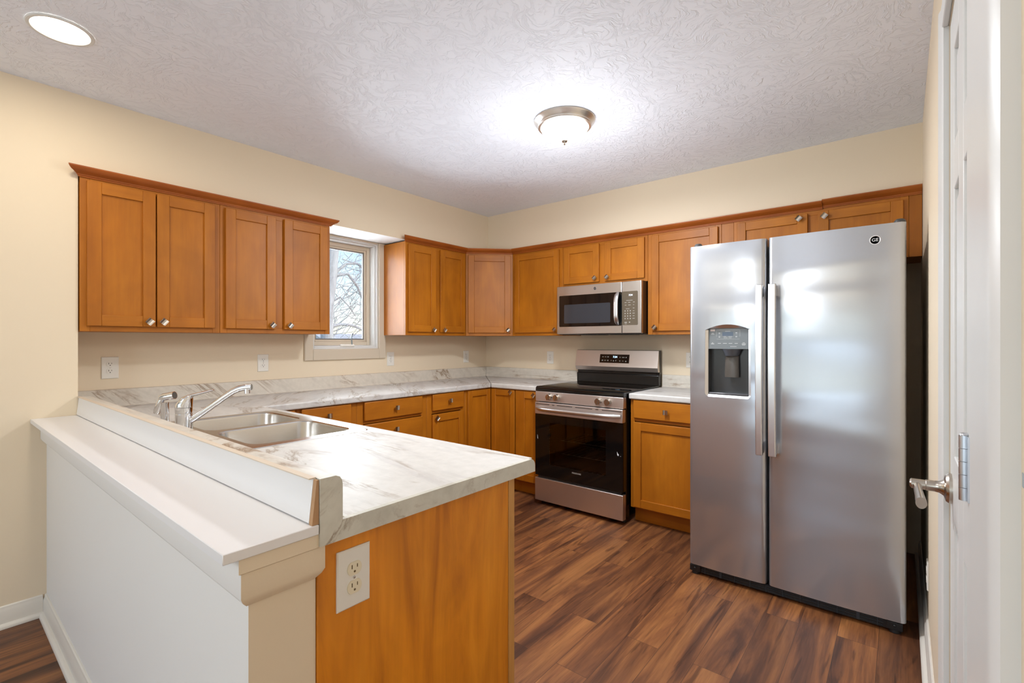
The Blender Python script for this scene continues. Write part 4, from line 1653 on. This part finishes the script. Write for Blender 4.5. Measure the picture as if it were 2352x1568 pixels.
m.box(ix0 + 0.002, ix1 - 0.002, -1.086, -1.036, 0.9993, 1.008)
m.build('drip_tray', simple('tray_grey', (0.10, 0.10, 0.11), 0.2), ld, 0.003)
for nm, par, x0, x1 in (('freezer', ld, 2.8555, 2.889), ('fridge', rd, 2.912, 2.948)):
    m = MB()
    lp = []
    for k in range(15):
        u = k / 14
        z = 0.716 + u * 0.850
        yb = -1.150 - 0.010 * (1 - (2 * u - 1) ** 2)
        w0, w1 = x0, x1
        lp.append([(w0, yb + 0.020, z), (w0 + 0.002, yb, z), (w1 - 0.002, yb, z), (w1, yb + 0.020, z)])
    m.loops(lp)
    for z0, z1 in ((0.720, 0.775), (1.507, 1.562)):
        m.box(x0 + 0.004, x1 - 0.004, -1.134, FYD - 0.002, z0, z1)
    m.build('door_handle', steel_handle, par, 0.003, 2)
fo = (fc_, -0.65, 0)
monogram(rd, 3.333, FYD - 0.0035, 1.735, 0.021, badge, fo)
for x in (FX0 + 0.035, FX1 - 0.022):
    m = MB()
    m.box(x - 0.022, x + 0.022, -1.075, -0.97, 1.7765, 1.788)
    m.lathe([(0.021, 0), (0.021, 0.012), (0.015, 0.020), (0.005, 0.022)], (x, -1.045, 1.804), (0, 0, 1), 20)
    m.build('hinge_cover', fridge_side, t, 0.002)
# grille and feet
m = MB()
m.box(FX0 + 0.05, FX1 - 0.06, -1.072, -1.012, 0.010, 0.050)
gr = m.build('kick_grille', black_plastic, t)
m = MB()
gb = simple('grille_blue_black', (0.03, 0.045, 0.06), 0.35)
for z in (0.018, 0.030, 0.042):
    m.box(FX0 + 0.06, FX1 - 0.08, -1.0755, -1.0715, z, z + 0.002)
for k in range(11):
    x = FX0 + 0.08 + k * 0.075
    m.box(x, x + (0.012 if k in (1, 9) else 0.0025), -1.0765, -1.0715, 0.013, 0.049)
m.build('grille_bars', gb, gr)
for x in (FX0 + 0.03, FX1 - 0.04):
    m = MB()
    m.box(x - 0.028, x + 0.028, -1.086, -0.98, 0.016, 0.050)
    m.cyl((x, -1.062, 0.0005), (x, -1.062, 0.03), 0.023, 0.020, 18)
    m.sphere((x, -1.087, 0.036), 0.006, 10)
    m.build('foot', black_plastic, t, 0.002)
for x in (FX0 + 0.06, FX1 - 0.06):
    m = MB()
    m.cyl((x - 0.02, -0.34, 0.023), (x + 0.02, -0.34, 0.023), 0.0225, seg=18)
    m.build('roller', black_plastic, t)

# ------------------------------------------------------------------ electrical outlets
OG = 'duplex electrical outlets'


def outlet(label, loc, rz, w_=0.072, h_=0.118, recep=white_plastic, sl=slot_dark):
    t = thing('outlet', label, 'outlet', loc, rz, OG)
    m = MB()
    m.loops([[(-w_ / 2, 0.0, -h_ / 2), (w_ / 2, 0.0, -h_ / 2), (w_ / 2, 0.0, h_ / 2), (-w_ / 2, 0.0, h_ / 2)],
             [(-w_ / 2, -0.003, -h_ / 2), (w_ / 2, -0.003, -h_ / 2), (w_ / 2, -0.003, h_ / 2), (-w_ / 2, -0.003, h_ / 2)],
             [(-w_ / 2 + 0.003, -0.0055, -h_ / 2 + 0.003), (w_ / 2 - 0.003, -0.0055, -h_ / 2 + 0.003), (w_ / 2 - 0.003, -0.0055, h_ / 2 - 0.003), (-w_ / 2 + 0.003, -0.0055, h_ / 2 - 0.003)]])
    m.build('cover_plate', white_plastic, t, world=False)
    for s_ in (1, -1):
        zc_ = s_ * 0.0195
        m = MB()
        pts = []
        for a in range(0, 360, 15):
            x, z = 0.0172 * math.cos(R(a)), 0.0172 * math.sin(R(a))
            pts.append((x, zc_ + max(-0.0142, min(0.0142, z))))
        m.prism(pts, 'y', -0.0072, -0.005)
        rc = m.build('receptacle', recep, t, world=False)
        m = MB()
        m.box(-0.0075, -0.0052, -0.0076, -0.007, zc_ + 0.000, zc_ + 0.0085)
        m.box(0.0055, 0.0075, -0.0076, -0.007, zc_ + 0.001, zc_ + 0.0080)
        m.lathe([(0.0025, 0), (0.0025, 0.0006)], (0, -0.0070, zc_ - 0.0065), (0, -1, 0), 12)
        m.build('slots', sl, rc, world=False)
    m = MB()
    m.lathe([(0.003, 0), (0.003, 0.0006), (0.001, 0.001)], (0, -0.0055, 0), (0, -1, 0), 12)
    m.build('screw', nickel, t, world=False)
    return t


outlet('white outlet at the far left of the window wall, above and left of the faucet', (0.0005, -3.115, 1.136), R(90), 0.076, 0.121)
outlet('white outlet on the window wall left of the window', (0.0005, -2.289, 1.134), R(90))
outlet('white outlet on the window wall just right of the window casing', (0.0005, -1.225, 1.131), R(90))
outlet('white outlet on the window wall beside the room corner', (0.0005, -0.300, 1.128), R(90))
outlet('white outlet on the stove wall left of the range', (0.827, -0.0005, 1.128), 0.0)
outlet('white outlet on the stove wall half hidden by the refrigerator', (2.150, -0.0005, 1.136), 0.0)
outlet('large outlet with almond sockets on the wooden peninsula end panel', (2.5083, -3.194, 0.778), R(90), 0.080, 0.126, almond, slot_brown)
outlet('white outlet low on the right wall beside the refrigerator', (W - 0.0005, -1.06, 0.285), R(-90), 0.072, 0.114)

# ------------------------------------------------------------------ ceiling lamps
dx_, dy_ = 1.990, -1.555
t = thing('ceiling_light', 'flush dome ceiling lamp with frosted glass and brushed nickel ring', 'ceiling light', (dx_, dy_, H))
m = MB()
m.lathe([(0.100, -0.0005), (0.166, -0.0005), (0.168, -0.005), (0.165, -0.011), (0.152, -0.020), (0.146, -0.030), (0.148, -0.034), (0.144, -0.040), (0.132, -0.043), (0.128, -0.040), (0.128, -0.002)], (dx_, dy_, H), (0, 0, 1), 56, cap0=False, cap1=False)
m.build('ring', ring_nickel, t)
m = MB()
pf = []
for k in range(11):
    a = R(90 * k / 10)
    pf.append((max(0.002, 0.128 * math.cos(a)), -0.038 - 0.075 * math.sin(a)))
m.lathe(pf, (dx_, dy_, H), (0, 0, 1), 48, cap0=False)
m.build('glass_shade', shade_glass, t)
m = MB()
m.lathe([(0.003, -0.112), (0.018, -0.113), (0.015, -0.118), (0.006, -0.121), (0.0045, -0.125), (0.006, -0.129), (0.003, -0.134)], (dx_, dy_, H), (0, 0, 1), 20)
m.build('finial', nickel, t)
light('lamp_dome', 'AREA', (dx_, dy_, H - 0.137), (0, 0, 0), 14, (0.89, 0.94, 1.0), 0.22, shape='DISK')
light('fill_kitchen', 'POINT', (dx_, dy_, H - 0.72), (0, 0, 0), 11, (0.89, 0.94, 1.0), 0.14)  # added fill floating below the dome, evens out ceiling and cabinets

rx_, ry_ = 0.891, -3.437
t = thing('recessed_light', 'glowing recessed downlight in the ceiling at upper left', 'ceiling light', (rx_, ry_, H))
m = MB()
m.lathe([(0.100, -0.0005), (0.101, -0.004), (0.098, -0.007), (0.088, -0.007), (0.083, -0.003)], (rx_, ry_, H), (0, 0, 1), 48, cap0=False, cap1=False)
m.build('trim_ring', trim_white, t)
m = MB()
m.lathe([(0.083, -0.0035), (0.06, -0.004), (0.002, -0.0042)], (rx_, ry_, H), (0, 0, 1), 40, cap0=False)
m.build('lens', lens_glow, t)
light('lamp_downlight', 'AREA', (rx_, ry_, H - 0.012), (0, 0, 0), 2.2, (1.0, 0.90, 0.74), 0.16, shape='DISK')

# ------------------------------------------------------------------ outside the window
m = MB()
m.box(-45, -0.2, -30, 45, -0.5, -0.361)
grass, nt, b = new_mat('winter_lawn')
v = coords(nt, (1, 1, 1), rand=False)
r_ = ramp(nt, [(0.3, (0.38, 0.33, 0.22)), (0.7, (0.55, 0.50, 0.36))])
nt.links.new(noise(nt, v, 2.0, 6), r_.inputs[0])
nt.links.new(r_.outputs[0], b.inputs['Base Color'])
b.inputs['Roughness'].default_value = 0.9
tag(m.build('lawn', grass), 'pale winter lawn outside the kitchen window', 'lawn', kind='stuff')
bark, nt, b = new_mat('bark_grey')
v = coords(nt, (8, 8, 1.2), rand=False)
r_ = ramp(nt, [(0.3, (0.34, 0.34, 0.36)), (0.7, (0.56, 0.56, 0.58))])
nt.links.new(noise(nt, v, 3.0, 6), r_.inputs[0])
nt.links.new(r_.outputs[0], b.inputs['Base Color'])
b.inputs['Roughness'].default_value = 0.9


def grow(m, p, d, length, r, depth, rng, seg=6):
    pts = [Vector(p)]
    rad = [r]
    d = Vector(d).normalized()
    n = 5
    for k in range(n):
        d = (d + Vector((rng.uniform(-.16, .16), rng.uniform(-.22, .22), rng.uniform(-.14, .18)))).normalized()
        pts.append(pts[-1] + d * length / n)
        rad.append(r * (1 - 0.55 * (k + 1) / n))
    m.tube(pts, rad, seg)
    if depth <= 0:
        return
    for k in range(rng.choice((2, 3, 3))):
        i = rng.randint(2, n)
        nd = (d + Vector((rng.uniform(-.7, .7), rng.uniform(-1.0, 1.0), rng.uniform(-.35, .75)))).normalized()
        grow(m, pts[i], nd, length * rng.uniform(.5, .75), rad[i] * 0.62, depth - 1, rng, 5 if depth > 1 else 4)


rng = random.Random(11)
t = thing('bare_tree', 'big bare tree with a thick grey trunk just outside the window', 'tree', (-8, 2.78, -0.36))
m = MB()
m.tube([(-8, 2.74, -0.36), (-8, 2.77, 0.5), (-8, 2.78, 1.4), (-8, 2.80, 2.2), (-8, 2.87, 3.0), (-8, 2.94, 3.9), (-8, 3.0, 5.5), (-8, 3.05, 7.5)], [0.24, 0.18, 0.155, 0.155, 0.175, 0.17, 0.13, 0.08], 14)
m.build('trunk', bark, t)
m = MB()
m.tube([(-8, 3.00, 3.05), (-7.95, 3.3, 3.32), (-7.9, 3.6, 3.36), (-7.9, 3.85, 3.2), (-7.85, 4.3, 2.9)], [0.05, 0.035, 0.03, 0.025, 0.015], 7)
m.tube([(-8, 2.98, 2.98), (-7.95, 3.35, 3.06), (-7.9, 3.6, 2.75), (-7.9, 3.8, 2.35), (-7.9, 4.0, 1.9)], [0.05, 0.04, 0.035, 0.03, 0.02], 7)
m.tube([(-8, 2.86, 1.65), (-7.95, 3.15, 1.72), (-7.95, 3.5, 1.70), (-7.95, 3.9, 1.55), (-7.9, 4.4, 1.45)], [0.055, 0.04, 0.035, 0.03, 0.02], 7)
m.tube([(-8, 2.86, 2.25), (-7.9, 3.1, 2.42), (-7.9, 3.35, 2.2), (-7.9, 3.55, 1.95)], [0.03, 0.022, 0.018, 0.012], 6)
for k in range(90):
    z = rng.uniform(1.0, 4.3)
    grow(m, (-8 + rng.uniform(-.3, .3), 2.9 + rng.uniform(0, 0.9), z), (rng.uniform(-.4, .4), rng.uniform(.2, 1), rng.uniform(-.5, .8)), rng.uniform(.5, 1.1), 0.010, 2, rng, 5)
m.build('branches', bark, t)
for i, (x, y, lab) in enumerate(((-14.0, 6.25, 'smaller bare tree standing a little behind the big trunk'), (-17.5, 8.3, 'most distant bare tree, well behind the other two trees'))):
    t = thing('bare_tree', lab, 'tree', (x, y, -0.36))
    m = MB()
    m.tube([(x, y, -0.36), (x, y + .05, 1.2), (x, y - .05, 3.0), (x, y + .1, 6.0)], [0.12, 0.10, 0.08, 0.04], 9)
    m.build('trunk', bark, t)
    m = MB()
    for k in range(26):
        z = rng.uniform(0.9, 5.5)
        s_ = rng.choice((-1, 1))
        grow(m, (x, y, z), (rng.uniform(-.5, .5), s_ * rng.uniform(.3, 1), rng.uniform(0.1, .9)), rng.uniform(.9, 1.9), 0.024, 2, rng, 5)
    m.build('branches', bark, t)
t = thing('neighbor_house', 'pale neighboring house low in the distance through the window', 'house', (-24, 14.5, -0.36))
m = MB()
m.box(-27, -22, 11.6, 17.0, -0.36, 0.75)
m.build('walls', simple('siding_white', (0.72, 0.72, 0.72), 0.7), t)
m = MB()
m.prism([(-27.3, 0.75), (-21.7, 0.75), (-24.5, 1.75)], 'y', 11.4, 17.2)
m.build('roof', simple('roof_pale', (0.50, 0.50, 0.52), 0.8), t)
for y in (12.3, 14.2):
    m = MB()
    m.box(-22.0, -21.97, y, y + 0.7, -0.1, 0.5)
    m.build('window', simple('far_glass', (0.12, 0.15, 0.18), 0.2), t)
